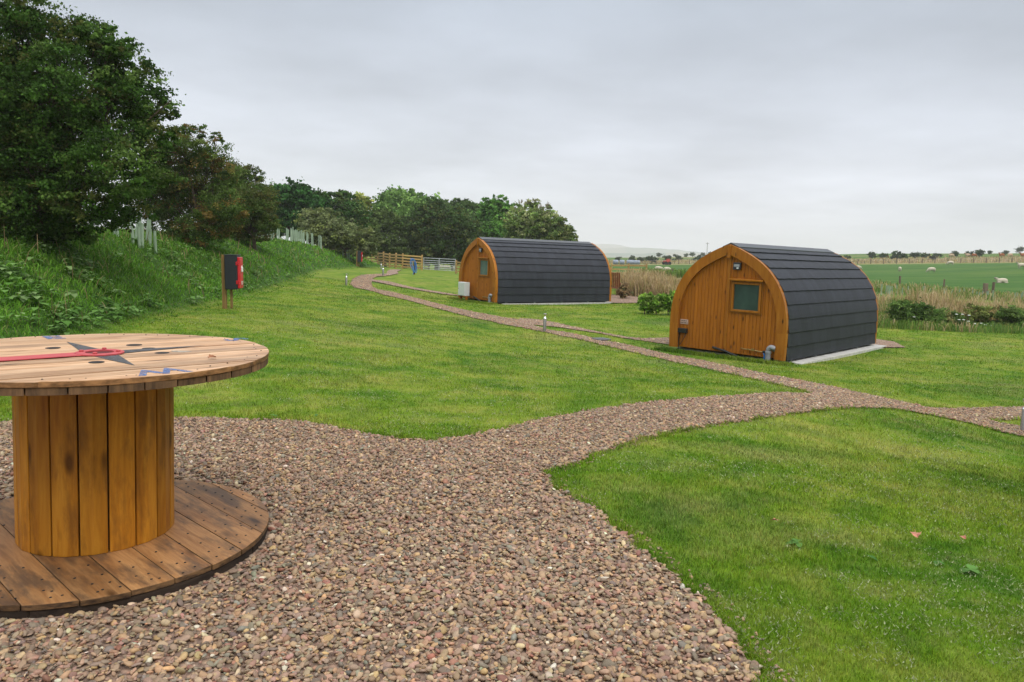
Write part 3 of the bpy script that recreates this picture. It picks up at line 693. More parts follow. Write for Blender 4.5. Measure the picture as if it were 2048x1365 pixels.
    mb = MB(); mb.box((.965, -.04, .145), (.06, .05, .05)); mb.build('pipe_elbow', M_black, root, bevel=.008)
    mb = MB(); mb.tube([(-.30, -.03, .105), (.05, -.06, .05), (.42, -.10, -.045)], .028, 10); mb.build('drain_hose', M_black, root, smooth=True)
    return root, wash
pod1, _ = make_pod(POD1, 'arched wooden camping pod nearest the camera, black socket box on its front', 3, 1.0)
mb = MB(); mb.box((-1.13, -.035, .42), (.27, .07, .115)); bx = mb.build('socket_box', M_black, pod1, bevel=.012)
mb = MB(); mb.tube([(-1.2, -.03, .37), (-1.22, -.035, .2), (-1.215, -.035, -.05)], .011, 6); mb.build('cable', M_black, bx)
mb = MB(); mb.tube([(-1.03, -.03, .37), (-1.05, -.04, .28), (-1.18, -.04, .06)], .008, 6); mb.build('cable', M_black, bx)
mb = MB(); mb.box((-1.105, -.008, .635), (.215, .012, .115)); vp = mb.build('vent_plate', simple('vent_beige', (.50, .34, .28), .6), pod1, bevel=.003)
mb = MB()
for i in range(5):
    mb = MB(); mb.box((-1.185 + i * .04, -.0155, .61), (.018, .003, .026)); mb.build('vent_slot', M_darkgap, vp)
for i in range(3):
    mb = MB(); mb.box((-1.16 + i * .055, -.0155, .658), (.036, .003, .016)); mb.build('vent_slot', M_darkgap, vp)
pod2, _ = make_pod(POD2, 'arched wooden camping pod further off, white cabinet at its front corner', 9, 1.08, glass('sky_reflection_pane', (.13, .19, .17), .2))  # sky reflection is put into the paler colour of this pod's pane
# electricity cabinet on legs beside the far pod
cab = empty('utility_cabinet', podpt(POD2, -.62, -.30) + (POD2[2] - .12,), POD2[3], 'white electricity cabinet on short legs in front of the farther pod', 'cabinet')
mb = MB(); mb.box((0, 0, .53), (.52, .25, .56)); cb = mb.build('housing', M_white, cab, bevel=.012)
mb = MB(); mb.box((0, -.1315, .53), (.48, .012, .51)); dr = mb.build('door', M_white, cab, bevel=.005)
mb = MB(); mb.lathe((-.2, -.141, .53), [(.012, 0), (.012, .012)], 10, Matrix.Rotation(R(90), 3, 'X')); mb.build('lock', M_black, dr)
for x in (-.22, .22):
    mb = MB(); mb.box((x, 0, .115), (.05, .1, .27)); mb.build('leg', M_frame, cab)
for P, lab in ((POD1, 'pale concrete slab under the nearest camping pod'), (POD2, 'pale concrete slab under the farther camping pod')):
    mb = MB(); w_ = 3.12 if P is POD1 else 2.88; mb.box((w_ / 2 - 1.42, PODL / 2 + .2, -.125), (w_, PODL - .1, .15)); o = mb.build('concrete_pad', M_conc, None, bevel=.006); o.location = P[:3]; o.rotation_euler.z = P[3]; o['kind'] = 'structure'

# ------------------------------------------------------------------ bollard lights
M_steel = simple('brushed_steel', (.40, .38, .36), .38, .85, nscale=30, amt=.08); M_chrome = simple('polished_steel', (.75, .77, .8), .16, .9, nscale=5, amt=.02)
def make_bollard():
    root = empty('bollard_light', (0, 0, 0))
    mb = MB(); mb.lathe((0, 0, 0), [(.043, -.05), (.043, .355), (.041, .36)], 24); mb.build('post', M_steel, root, smooth=True)
    mb = MB(); mb.lathe((0, 0, 0), [(.043, .361), (.044, .366), (.020, .405), (.016, .415)], 24); mb.build('lower_reflector', M_chrome, root, smooth=True)
    mb = MB(); mb.lathe((0, 0, 0), [(.016, .416), (.022, .43), (.040, .468), (.042, .472)], 24); mb.build('upper_reflector', M_chrome, root, smooth=True)
    mb = MB(); mb.lathe((0, 0, 0), [(.043, .473), (.045, .478), (.045, .492), (.041, .498)], 24); mb.build('cap', M_steel, root, smooth=True)
    return root
b0 = make_bollard()
for i, (u, v, d, lab, s) in enumerate(((2046, 873, 9.7, 'steel bollard light at the right edge beside the gravel fork, the nearest one', 1.0),
        (1089, 664, 20, 'steel bollard light beside the gravel path between the two pods', 1.0),
        (692.5, 572, 31, 'steel bollard light on grass left of the path bend', 1.0),
        (766, 552.5, 38.5, 'steel bollard light on the inner side of the path bend, near the bank', 1.0),
        (762, 544, 55, 'steel bollard light half sunk in grass at the foot of the bank, farthest one', 1.0))):
    o = b0 if i == 0 else copy_tree(b0)
    x, y, z = at(u, v, d); o.location = (x, y, z if d < 50 else gz(x, y)); o.rotation_euler = (0, 0, i)
    if i == 0: o.rotation_euler = (R(-1.5), R(2), 0)
    tag(o, lab, 'bollard', 'steel bollard lights along the path')

# ------------------------------------------------------------------ extinguisher cabinets
M_cabblack = simple('black_cabinet_shell', (.018, .022, .028), .45, nscale=12, amt=.12); M_cabred = simple('red_door_plastic', (.62, .02, .028), .32, nscale=10, amt=.08)
M_post = wood('treated_post', (.17, .095, .03), (.26, .15, .05), (.33, .21, .08), 'Z', .75)
M_sign = simple('white_print', (.75, .75, .72), .5)
def make_ext():
    root = empty('extinguisher_cabinet', (0, 0, 0))
    mb = MB()
    mb.box((-.20, 0, .60), (.09, .10, 1.28), col=wt()); mb.build('post', M_post, root, bevel=.004)
    mb = MB(); mb.box((-.05, .03, .20), (.045, .07, .44), col=wt()); mb.build('post', M_post, root, bevel=.003)
    mb = MB(); mb.box((0, 0, .83), (.29, .34, .80)); sh = mb.build('housing', M_cabblack, root, bevel=.018)
    mb = MB(); mb.box((-.0, 0, 1.236), (.31, .36, .016)); mb.build('lid', M_cabblack, sh, bevel=.006)
    mb = MB(); mb.box((.172, 0, .82), (.05, .32, .73)); dr = mb.build('door', M_cabred, root, bevel=.014)
    mb = MB()
    for z in (.99, .65): mb.box((.2, 0, z), (.014, .24, .26 if z > .8 else .24))
    mb.build('raised_panel', M_cabred, dr, bevel=.006)
    for z in (1.06, .62):
        mb = MB(); mb.box((.152, -.165, z), (.075, .03, .03)); mb.box((.152, -.168, z - .045), (.075, .03, .03)); mb.box((.135, -.172, z - .022), (.02, .03, .09)); mb.build('hinge', M_cabred, dr, bevel=.005)
    mb = MB(); mb.lathe((.209, 0, .84), [(.0, 0), (.028, .0), (.03, .01), (.03, .10), (.012, .125), (.012, .14)], 12); mb.box((.209, .02, .985), (.006, .05, .012)); mb.box((.209, .045, .955), (.006, .008, .06)); mb.build('extinguisher_symbol', M_sign, dr)
    mb = MB()
    for i, w in enumerate((.16, .12)): mb.box((.2085, 0, .60 - i * .045), (.004, w, .02))
    mb.build('printed_band', M_sign, dr)
    return root
e0 = make_ext(); x, y, z = at(452, 612, 17.5); e0.location = (x + .18, y, z - .03); e0.rotation_euler = (0, R(-1.5), R(6))
tag(e0, 'nearer black extinguisher cabinet with red door on a post beside the grassy bank', 'extinguisher box', 'extinguisher cabinets on posts')
e1 = copy_tree(e0); x, y, z = at(719, 536, 56); e1.location = (x, y, gz(x, y)); e1.rotation_euler = (0, 0, R(4))
tag(e1, 'black and red extinguisher cabinet on a post far off near the path bend, appearing small', 'extinguisher box')

# ------------------------------------------------------------------ hose stand
hx, hy, hz = at(826, 560, 44); hz = gz(hx, hy)
hs = empty('hose_stand', (hx, hy, hz), 0, 'wooden water post with coiled blue hose on the lawn before the gate', 'hose stand')
mb = MB(); mb.box((.06, 0, .43), (.1, .1, .95), col=(.5, .2, 0)); mb.build('post', M_post, hs, bevel=.004)
mb = MB()
for k, (r, oz) in enumerate(((.27, .55), (.24, .56), (.29, .52))):
    pts = [(-.02 + .13 * math.cos(t + .3) * (1 if k != 1 else .7) + .05 * k - .05 * math.sin(t), -.08 - .02 * k, oz + (r + .12) * math.sin(t)) for t in np.linspace(0, 2 * math.pi, 22)]
    mb.tube(pts, .022, 6)
mb.tube([(.02, -.09, .5), (.06, -.1, .2), (.0, -.1, .0)], .024, 6)
mb.build('blue_hose', simple('blue_hose_rubber', (.06, .22, .55), .45), hs, smooth=True)
mb = MB(); mb.tube([(.06, -.06, .8), (.06, -.14, .8), (.06, -.15, .74)], .018, 8); mb.build('tap', M_brass, hs, smooth=True)
mb = MB(); mb.tube([(.1, -.05, .75), (.17, -.06, .55), (.15, -.06, .25), (.08, -.06, .1)], .03, 6); mb.build('pipe_lagging', M_black, hs, smooth=True)

# ------------------------------------------------------------------ fences and gate
M_rail = wood('new_rail', (.34, .20, .065), (.48, .30, .11), (.58, .40, .17), 'X', .7); M_oldrail = wood('grey_rail', (.14, .10, .06), (.2, .15, .10), (.28, .22, .15), 'X', .8)
def rail_fence(A, B, h, rails, label, m, step=1.8, first=0, group=None, top=.06):
    A, B = np.array(A[:2]), np.array(B[:2]); L = np.linalg.norm(B - A); n = max(1, round(L / step)); ang = math.atan2(*(B - A)[::-1])
    root = empty('rail_fence', (A[0], A[1], gz(*A)), 0, label, 'fence', group); z0 = gz(*A)
    P = [A + (B - A) * i / n for i in range(n + 1)]; Zp = [gz(*p) - z0 for p in P]; Rm = Matrix.Rotation(ang, 3, 'Z')
    for i in range(first, n + 1):
        mb = MB(); mb.box((P[i][0] - A[0], P[i][1] - A[1], Zp[i] + h / 2 + .03), (.11, .11, h + .16), Rm, wt()); mb.build('post', m, root)
    for r in range(rails):
        mb = MB(); zz = h * (1 - r / rails) - top
        for i in range(n):
            a, b = P[i] - A, P[i + 1] - A; off = np.array([math.sin(ang), -math.cos(ang)]) * .075
            pts = [(*(a + off), Zp[i] + zz), (*(b + off), Zp[i + 1] + zz)]; d = Vector(pts[1]) - Vector(pts[0])
            M_ = d.to_track_quat('X', 'Z').to_matrix(); mb.box((Vector(pts[0]) + Vector(pts[1])) / 2, (d.length, .04, .13), M_, wt())
        mb.build('rail', m, root)
    return root
fa, fb, fc, fd, fe, ff = at(733, 524, 74), at(790, 536, 66), at(805, 538, 65), at(843.5, 541, 64.5), at(912, 545.5, 61.5), at(935, 548, 60)
rail_fence(fa, fc, 1.25, 5, 'new timber rail fence running down from the bank to the corner post', M_rail, 1.7, group='rail fences round the sheep pen')
rail_fence(fc, fd, 1.25, 5, 'short new timber rail fence between the corner post and the metal gate', M_rail, 1.7, 1, group='rail fences round the sheep pen')
rail_fence(fe, ff, 1.0, 4, 'timber rail fence right of the metal gate, running behind the farther pod', M_rail, 1.6, group='rail fences round the sheep pen')
rail_fence(at(790, 527, 88), at(858, 531, 86), 1.1, 4, 'older timber rail fence at the back of the pen under the trees', M_oldrail, 2.2, group='rail fences round the sheep pen')
gv = np.array(fe[:2]) - np.array(fd[:2]); gl = np.linalg.norm(gv) - .35; ga = math.atan2(gv[1], gv[0])
gate = empty('field_gate', (fd[0] + .15, fd[1], gz(fd[0], fd[1])), ga, 'galvanised metal field gate of seven bars in front of the sheep pen', 'gate')
for i, z in enumerate((.14, .28, .42, .56, .72, .90, 1.10)):
    mb = MB(); mb.tube([(0, 0, z), (gl, 0, z)], .024, 8); mb.build('bar', M_galv, gate, smooth=True)
for x in (0, gl * .5, gl):
    mb = MB(); mb.tube([(x, 0, .1), (x, 0, 1.14)], .026, 8); mb.build('stile', M_galv, gate, smooth=True)
rail_fence(at(1222, 553, 62), at(1292, 554.5, 60), .95, 3, 'pale three-rail timber fence right of the farther pod by the tall grass', M_rail, 1.9)
M_oldpost = wood('old_fence_post', (.10, .075, .05), (.16, .12, .08), (.22, .17, .12), 'Z', .85)
def lone_post(u, v, d, h, w, lab, group='weathered posts in the rough grass by the pasture'):
    x, y, z = at(u, v, d); z = gz(x, y); mb = MB(); mb.box((0, 0, h / 2 - .1), (w, w, h + .2), col=wt()); o = mb.build('fence_post', M_oldpost, None, bevel=.01)
    o.location = (x, y, z); o.rotation_euler = (random.uniform(-.03, .03), random.uniform(-.03, .03), random.random()); tag(o, lab, 'post', group)
lone_post(1799, 577, 50, .75, .1, 'weathered fence post at the left end of the pasture edge, right of the near pod')
lone_post(1887, 582, 48, .8, .1, 'weathered fence post in the middle of the pasture edge between two wider gaps')
lone_post(1970, 592, 45, .8, .2, 'thick weathered gate post, left one of the close pair')
lone_post(1984.5, 592, 46, .9, .12, 'thinner weathered post, right one of the close pair')
lone_post(1345, 553, 61, .7, .09, 'weathered fence post in tall green grass between the two pods')

# far wire fence with posts at the top of the pasture
n = 16; rootf = empty('wire_fence', at(1690, 526, 178), 0, 'distant wire fence with thin posts along the top of the pasture', 'fence'); base_l = Vector(rootf.location)
zs = []
for u in np.linspace(1690, 2075, 16):
    x, y, z = at(u, 527, 176); z = gz(x, y); p = Vector((x, y, z)) - base_l; zs.append(p); mb = MB(); mb.box(p + Vector((0, 0, .55)), (.14, .14, 1.3)); mb.build('post', M_oldpost, rootf)
for h in (.4, .75, 1.1):
    mb = MB(); mb.tube([p + Vector((0, 0, h)) for p in zs], .012, 4); mb.build('wire', M_galv, rootf)
rootf = empty('wire_fence', at(1290, 531, 195), 0, 'distant wire fence with thin posts behind the two sheep between the pods', 'fence'); base_l = Vector(rootf.location); zs = []
for u in np.linspace(1290, 1490, 10):
    x, y, z = at(u, 528, 195); z = gz(x, y); p = Vector((x, y, z)) - base_l; zs.append(p); mb = MB(); mb.box(p + Vector((0, 0, .6)), (.14, .14, 1.5)); mb.build('post', M_oldpost, rootf)
for h in (.5, 1.1):
    mb = MB(); mb.tube([p + Vector((0, 0, h)) for p in zs], .012, 4); mb.build('wire', M_galv, rootf)

# ------------------------------------------------------------------ wooden garden chair behind the farther pod
M_chair = wood('brown_chair_wood', (.12, .045, .02), (.20, .075, .032), (.28, .11, .05), 'Z', .6)
cx, cy, _ = at(1229.5, 596, 36.6); chair = empty('garden_chair', (cx, cy, gz(cx, cy) + .03), R(-200), 'brown slatted wooden garden chair beside the end of the farther pod', 'chair')
mb = MB()
for i in range(6): mb.box((-.25 + i * .1, .30, .78), (.085, .02, .75), Matrix.Rotation(R(-16), 3, 'X'), wt())
mb.build('backrest', M_chair, chair, bevel=.003)
mb = MB()
for i in range(5): mb.box((0, -.22 + i * .1, .40 - i * .01), (.56, .085, .02), col=wt())
mb.build('seat', M_chair, chair, bevel=.003)
for x in (-.3, .3):
    for y, h in ((-.27, .58), (.27, .62)):
        mb = MB(); mb.box((x, y, h / 2), (.05, .06, h), Matrix.Rotation(R(-8 if y > 0 else 0), 3, 'X'), wt()); mb.build('leg', M_chair, chair)
    mb = MB(); mb.box((x, 0, .61), (.09, .66, .022), col=wt()); mb.build('armrest', M_chair, chair, bevel=.003)

# drain cover
M_basedge_grey = simple('cast_iron', (.16, .165, .17), .7, nscale=20)
x, y = G(1203, 681)[0]; mb = MB(); mb.box((0, 0, 0), (.36, .36, .03)); dc = mb.build('drain_cover', M_basedge_grey, None, bevel=.006); dc.location = (x, y, gz(x, y) + .035); dc.rotation_euler.z = R(30)
tag(dc, 'square grey drain cover at the edge of the gravel path left of the near pod', 'drain cover')
mb = MB()
for i in range(5): mb.box((-.12 + i * .06, 0, .018), (.03, .3, .006))
mb.build('grip_ribs', M_basedge_grey, dc)
# ------------------------------------------------------------------ pebbles on the gravel (too many to count)
def ico(sub):
    bm = bmesh.new(); bmesh.ops.create_icosphere(bm, subdivisions=sub, radius=1); bm.verts.ensure_lookup_table()
    v = np.array([q.co[:] for q in bm.verts]); f = np.array([[q.index for q in p.verts] for p in bm.faces]); bm.free(); return v, f
def rand_rot(n, tilt):          # random yaw, limited tilt
    a = rng.uniform(0, 2 * math.pi, n); b = rng.normal(0, tilt, n); c = rng.normal(0, tilt, n)
    ca, sa, cb, sb, cc, sc_ = np.cos(a), np.sin(a), np.cos(b), np.sin(b), np.cos(c), np.sin(c)
    Rz = np.stack([ca, -sa, 0 * a, sa, ca, 0 * a, 0 * a, 0 * a, 1 + 0 * a], -1).reshape(n, 3, 3)
    Rx = np.stack([1 + 0 * a, 0 * a, 0 * a, 0 * a, cb, -sb, 0 * a, sb, cb], -1).reshape(n, 3, 3)
    Ry = np.stack([cc, 0 * a, sc_, 0 * a, 1 + 0 * a, 0 * a, -sc_, 0 * a, cc], -1).reshape(n, 3, 3)
    return Rz @ Rx @ Ry
PEB = np.array([(.36, .235, .19), (.31, .215, .175), (.27, .20, .16), (.42, .28, .195), (.47, .32, .19), (.24, .185, .155), (.34, .255, .21), (.26, .24, .21), (.52, .42, .32), (.18, .145, .13), (.38, .265, .18), (.64, .60, .55), (.30, .15, .12), (.43, .32, .23)])
PEB *= (.92, .87, .72); PW = np.array([16, 14, 12, 8, 6, 9, 10, 6, 4, 5, 8, 1.2, 4, 8]); PW = PW / PW.sum()
def scatter_fan(n, d0, d1, smin, smax, power):     # points whose density falls as 1/d^power
    u = rng.random(n)
    if power == 2: d = d0 * (d1 / d0) ** u
    else: d = (d0 ** (2 - power) + u * (d1 ** (2 - power) - d0 ** (2 - power))) ** (1 / (2 - power))
    s = rng.uniform(smin, smax, n); return s * (d + .3), d
def pebbles(name, n_dens, d0, d1, sub, size, smin, smax, lift, label):
    area = (smax - smin) * (d1 * d1 - d0 * d0) / 2; n = int(area * n_dens)
    x, y = scatter_fan(n, d0, d1, smin, smax, 0); k = on_path(x, y, .10) & ~in_pod(x, y) & (np.hypot(x - TX, y - TY) > .866); x, y = x[k], y[k]; n = len(x)
    bv, bf = ico(sub); s = size * rng.lognormal(0, .38, n).clip(.4, 2.2)
    dims = np.stack([s * rng.uniform(.8, 1.35, n), s * rng.uniform(.6, .95, n), s * rng.uniform(.26, .55, n)], 1) * .5
    lump = 1 + rng.normal(0, .10, (n, len(bv)))
    V = bv[None] * lump[..., None] * dims[:, None]; V = np.einsum('nij,nkj->nki', rand_rot(n, .38), V)
    z = ground(x, y) + lift - .007 + rng.uniform(0, .014, n) + np.clip(y - 15, 0, 60) * .0008
    V += np.stack([x, y, z], 1)[:, None]
    Fc = bf[None] + (np.arange(n) * len(bv))[:, None, None]
    c = PEB[rng.choice(len(PEB), n, p=PW)] * rng.uniform(.75, 1.3, (n, 1)) * (1 + rng.normal(0, .05, (n, 3)))
    o = big(name, V, Fc.reshape(-1, 3), M_stone, np.repeat(np.clip(c, .02, .8), len(bv), 0), smooth=True)
    tag(o, label, 'gravel', kind='stuff'); return n
npb = pebbles('pebbles', 4200, 1.5, 4.2, 2, .0212, -1.1, .8, .020, 'loose rounded pink and brown pebbles of the gravel patio')
npb += pebbles('pebbles', 3300, 4.2, 11.5, 1, .0238, -1.0, 1.1, .020, 'loose rounded pink and brown pebbles where the gravel path leaves the patio')
npb += pebbles('pebbles', 900, 11.5, 40, 1, .036, -.35, .75, .012, 'loose pinkish pebbles on the far gravel paths')
print('pebbles', npb)

# ------------------------------------------------------------------ grass blades
def blades(name, x, y, z, h, w, lean, col, mat_, label, droop=.35, segs=2, cat='grass'):
    n = len(x); a = rng.uniform(0, 2 * math.pi, n); dx, dy = np.cos(a), np.sin(a); b = rng.uniform(0, 2 * math.pi, n); lx, ly = np.cos(b) * lean, np.sin(b) * lean
    P0 = np.stack([x, y, z], 1); W = np.stack([dx, dy, 0 * dx], 1) * (w / 2)[:, None]
    if segs == 1:
        T = P0 + np.stack([lx * h, ly * h, h], 1); V = np.stack([P0 - W, P0 + W, T], 1); Fc = np.arange(n * 3).reshape(n, 3); k = 3
    elif segs == 2:
        Mi = P0 + np.stack([lx * h * .35, ly * h * .35, h * .58], 1); T = P0 + np.stack([lx * h, ly * h, h * (1 - droop * np.abs(lean))], 1)
        V = np.stack([P0 - W, P0 + W, Mi - W * .8, Mi + W * .8, T], 1); t = np.array([(0, 1, 3), (0, 3, 2), (2, 3, 4)]); Fc = (t[None] + (np.arange(n) * 5)[:, None, None]).reshape(-1, 3); k = 5
    else:
        M1 = P0 + np.stack([lx * h * .2, ly * h * .2, h * .45], 1); M2 = P0 + np.stack([lx * h * .55, ly * h * .55, h * (.8 - droop * .25 * np.abs(lean))], 1); T = P0 + np.stack([lx * h * 1.05, ly * h * 1.05, h * (.98 - droop * np.abs(lean))], 1)
        V = np.stack([P0 - W, P0 + W, M1 - W * .9, M1 + W * .9, M2 - W * .65, M2 + W * .65, T], 1); t = np.array([(0, 1, 3), (0, 3, 2), (2, 3, 5), (2, 5, 4), (4, 5, 6)]); Fc = (t[None] + (np.arange(n) * 7)[:, None, None]).reshape(-1, 3); k = 7
    o = big(name, V, Fc, mat_, np.repeat(np.clip(col, 0, 1.6), k, 0)); return tag(o, label, cat, kind='stuff')
def lawn_pts(n, d0, d1, smin=-1.0, smax=1.25):
    x, y = scatter_fan(n, d0, d1, smin, smax, 2)
    k = ~on_path(x, y, .10) & ~in_pod(x, y) & (foot_x(y) - x < .15); return x[k], y[k]
def lawn_blades(name, n, d0, d1, segs, label):
    x, y = lawn_pts(n, d0, d1); m = len(x)
    lush = vnoise(x, y, .9, 8) * .6 + vnoise(x, y, .28, 9) * .4; h = (.017 + .030 * lush) * rng.uniform(.6, 1.35, m)
    e = ~on_path(x, y) & (on_path(x + .07, y) | on_path(x - .07, y) | on_path(x, y + .07) | on_path(x, y - .07)); h[e] *= 1.45
    w = np.maximum(.0028, .00105 * y) * rng.uniform(.7, 1.3, m); h = np.maximum(h, w * 1.2)
    c = np.ones((m, 3)) * rng.uniform(.68, 1.8, (m, 1)); c *= (1.18 - .32 * lush)[:, None]; dry = rng.random(m) < (.05 + .10 * (lush < .4)); c[dry] *= (1.5, 1.12, 1.3)
    c[:, 0] *= rng.uniform(.82, 1.15, m)
    blades(name, x, y, ground(x, y) - .004, h, w, rng.uniform(.1, .9, m), c, M_blade, label, segs=segs)
lawn_blades('lawn_grass', 450000, 2.2, 7.0, 2, 'short green lawn grass right of the patio, nearest part')
lawn_blades('lawn_grass', 410000, 7.0, 34.0, 1, 'short green lawn grass between the patio and the pods')
# ragged turf edge hanging over the gravel
x, y = scatter_fan(420000, 2.2, 20, -.82, .9, 2); k = ~on_path(x, y, .16) & ~in_pod(x, y); r_ = .065
k &= on_path(x + r_, y) | on_path(x - r_, y) | on_path(x, y + r_) | on_path(x, y - r_); x, y = x[k], y[k]; m = len(x); q = vnoise(x, y, .22, 81)
c = np.ones((m, 3)) * rng.uniform(.6, 1.5, (m, 1)); dry = rng.random(m) < .14; c[dry] *= (1.9, 1.25, 1.6)
blades('turf_edge', x, y, ground(x, y) - .003, (.025 + .055 * q) * rng.uniform(.6, 1.4, m), np.maximum(.0035, .0011 * y), rng.uniform(.3, 1.4, m), c, M_blade, 'ragged longer grass along the gravel edges')
x, y = scatter_fan(26000, 2.2, 9, -.8, .8, 2); k = ~on_path(x, y) & (on_path(x + .13, y) | on_path(x - .13, y) | on_path(x, y + .13) | on_path(x, y - .13)); x, y = x[k], y[k]; n = len(x); bv, bf = ico(1)
V = bv[None] * (rng.uniform(.006, .013, n)[:, None, None]) * np.array([1.1, .8, .5]); V = np.einsum('nij,nkj->nki', rand_rot(n, .4), V) + np.stack([x, y, ground(x, y) + .012], 1)[:, None]
o = big('pebbles', V, (bf[None] + (np.arange(n) * len(bv))[:, None, None]).reshape(-1, 3), M_stone, np.repeat(PEB[rng.choice(len(PEB), n, p=PW)], len(bv), 0), smooth=True); tag(o, 'stray pebbles kicked into the turf along the gravel edge', 'gravel', kind='stuff')
# pale clippings and clover heads lying in the lawn
x, y = lawn_pts(105000, 2.3, 18); k = vnoise(x, y, .7, 12) * .6 + vnoise(x, y, .16, 13) * .4 > .53; x, y = x[k], y[k]; m = len(x)
blades('grass_clippings', x, y, ground(x, y) + .022, rng.uniform(.004, .013, m), rng.uniform(.7, 1.5, m) * np.maximum(.0055, .0013 * y), rng.uniform(.8, 1.6, m), np.array([(.36, .39, .21)]) * rng.uniform(.6, 1.25, (m, 1)), M_rough, 'pale dry clippings and clover heads scattered over the lawn', segs=1, cat='clippings')
# long grass on the bank
n = 210000; x, y = scatter_fan(n, 6, 66, -1.0, -.14, 2); wb_ = foot_x(y) - x; k = (wb_ > -.25) & (wb_ < 9); x, y, wb_ = x[k], y[k], wb_[k]; m = len(x)
cl = vnoise(x, y, .8, 31) * .5 + vnoise(x, y, .3, 32) * .5; h = np.clip(.05 + .22 * cl, .05, .3) * rng.uniform(.6, 1.3, m) * np.clip(.35 + wb_ * .8, .35, 1) ; w = np.maximum(.006, .0013 * y) * rng.uniform(.7, 1.3, m)
c = np.array([(.105, .235, .022)]) * rng.uniform(.6, 1.6, (m, 1)) * (.7 + .6 * vnoise(x, y, 2.0, 33))[:, None]; k2 = rng.random(m) < .10; c[k2] = np.array([(.24, .28, .08)]) * rng.uniform(.7, 1.3, (k2.sum(), 1))
blades('bank_grass', x, y, ground(x, y) - .02, h, w, rng.uniform(.25, 1.1, m), c, M_rough, 'long lush grass growing on the bank', segs=3, droop=.4)
n = 2400; x, y = scatter_fan(n, 6, 50, -1.0, -.16, 2); wb_ = foot_x(y) - x; k = (wb_ > .2) & (wb_ < 7) & (vnoise(x, y, 1.6, 35) > .5); x, y = x[k], y[k]; m = len(x)
blades('dead_stems', x, y, ground(x, y), rng.uniform(.25, .6, m), np.maximum(.005, .0009 * y), rng.uniform(.1, .8, m), np.array([(.30, .22, .11)]) * rng.uniform(.6, 1.3, (m, 1)), M_rough, 'thin dead brown stems standing among the bank grass', segs=3, cat='stems')
# broad dock leaves on the bank: one weed cover
def broad_leaves(name, P, nl, size, cols, label, mat_=M_leafy, lift=.10, cat='weeds', up=(.15, .8)):
    Vs = []; Fs = []; Cs = []; b = 0
    prof = [(0, .0), (.18, .30), (.42, .46), (.7, .34), (.9, .14), (1, 0)]
    for (px_, py_) in P:
        pz = gz(px_, py_); k = rng.integers(max(2, nl - 2), nl + 3); base = cols[rng.integers(len(cols))]
        for i in range(k):
            a = rng.uniform(0, 2 * math.pi); e = rng.uniform(*up); off0 = .03 if lift > .05 else 0; L = size * rng.uniform(.6, 1.25); dx, dy = math.cos(a), math.sin(a); st = (rng.uniform(.02, .12) + lift * rng.random()) if off0 else .02
            q = np.array([px_ + dx * off0, py_ + dy * off0, pz + st]); cc = np.array(base) * rng.uniform(.7, 1.35)
            rows = []
            for t, wv in prof:
                c_ = q + np.array([dx * L * t * math.cos(e), dy * L * t * math.cos(e), L * (t * math.sin(e) - .55 * t * t)]); wd = np.array([-dy, dx, 0]) * wv * L * .72
                rows += [c_ - wd + (0, 0, .03 * L * (wv > 0)), c_, c_ + wd + (0, 0, .03 * L * (wv > 0))]
            Vs += rows; Cs += [cc] * len(rows)
            for r in range(len(prof) - 1):
                o_ = b + r * 3; Fs += [(o_, o_ + 1, o_ + 4, o_ + 3), (o_ + 1, o_ + 2, o_ + 5, o_ + 4)]
            b += len(rows)
    o = big(name, np.array(Vs), np.array(Fs), mat_, np.array(Cs), smooth=True); return tag(o, label, cat, kind='stuff')
n = 7000; x, y = scatter_fan(n, 7.5, 45, -.95, -.2, 2); wb_ = foot_x(y) - x; dens = vnoise(x, y, 1.1, 41) * .6 + vnoise(x, y, .35, 42) * .4
k = (wb_ > .1) & (wb_ < 5.5) & (dens > np.where(y < 16, .50, .56)); 
broad_leaves('dock_leaves', np.stack([x[k], y[k]], 1), 5, .15, [(.12, .24, .05), (.16, .28, .08), (.09, .20, .035), (.20, .30, .11)], 'broad dock and burdock leaves covering the near part of the bank')
x, y = lawn_pts(2600, 3, 9); k = vnoise(x, y, .5, 51) > .80; wx = np.stack([x[k], y[k]], 1)[::3][:16]
broad_leaves('lawn_weeds', wx, 3, .045, [(.07, .17, .035), (.10, .2, .05)], 'small broadleaved weeds scattered in the lawn', lift=.0, up=(.0, .35))
for u, v, lab in ((548, 836, 'leafy dandelion weed at the lawn edge beside the gravel, left of the path'), (1595, 1092, 'dock weed with upright pale leaves in the near lawn'), (1940, 1148, 'low flat weed rosette in the lawn near the right edge')):
    gx_, gy_ = G(u, v)[0]; o = broad_leaves('lawn_weed', [(gx_, gy_)], 6, .06, [(.11, .23, .05)], lab, lift=.01); del o['kind']; o['category'] = 'weed'
for u, v, s, lab in ((1832, 1088, .055, 'curled pinkish brown fallen leaf on the near lawn'), (1925, 1093, .03, 'tiny orange fallen leaf right of the larger pinkish leaf on the lawn'), (1548, 1058, .03, 'small brown fallen leaf left on the near lawn above the dock weed')):
    gx_, gy_ = G(u, v)[0]; dry_leaf(gx_, gy_, gz(gx_, gy_) + .055, s * 1.5, rng.uniform(0, 6), (.42, .17, .10), lab)

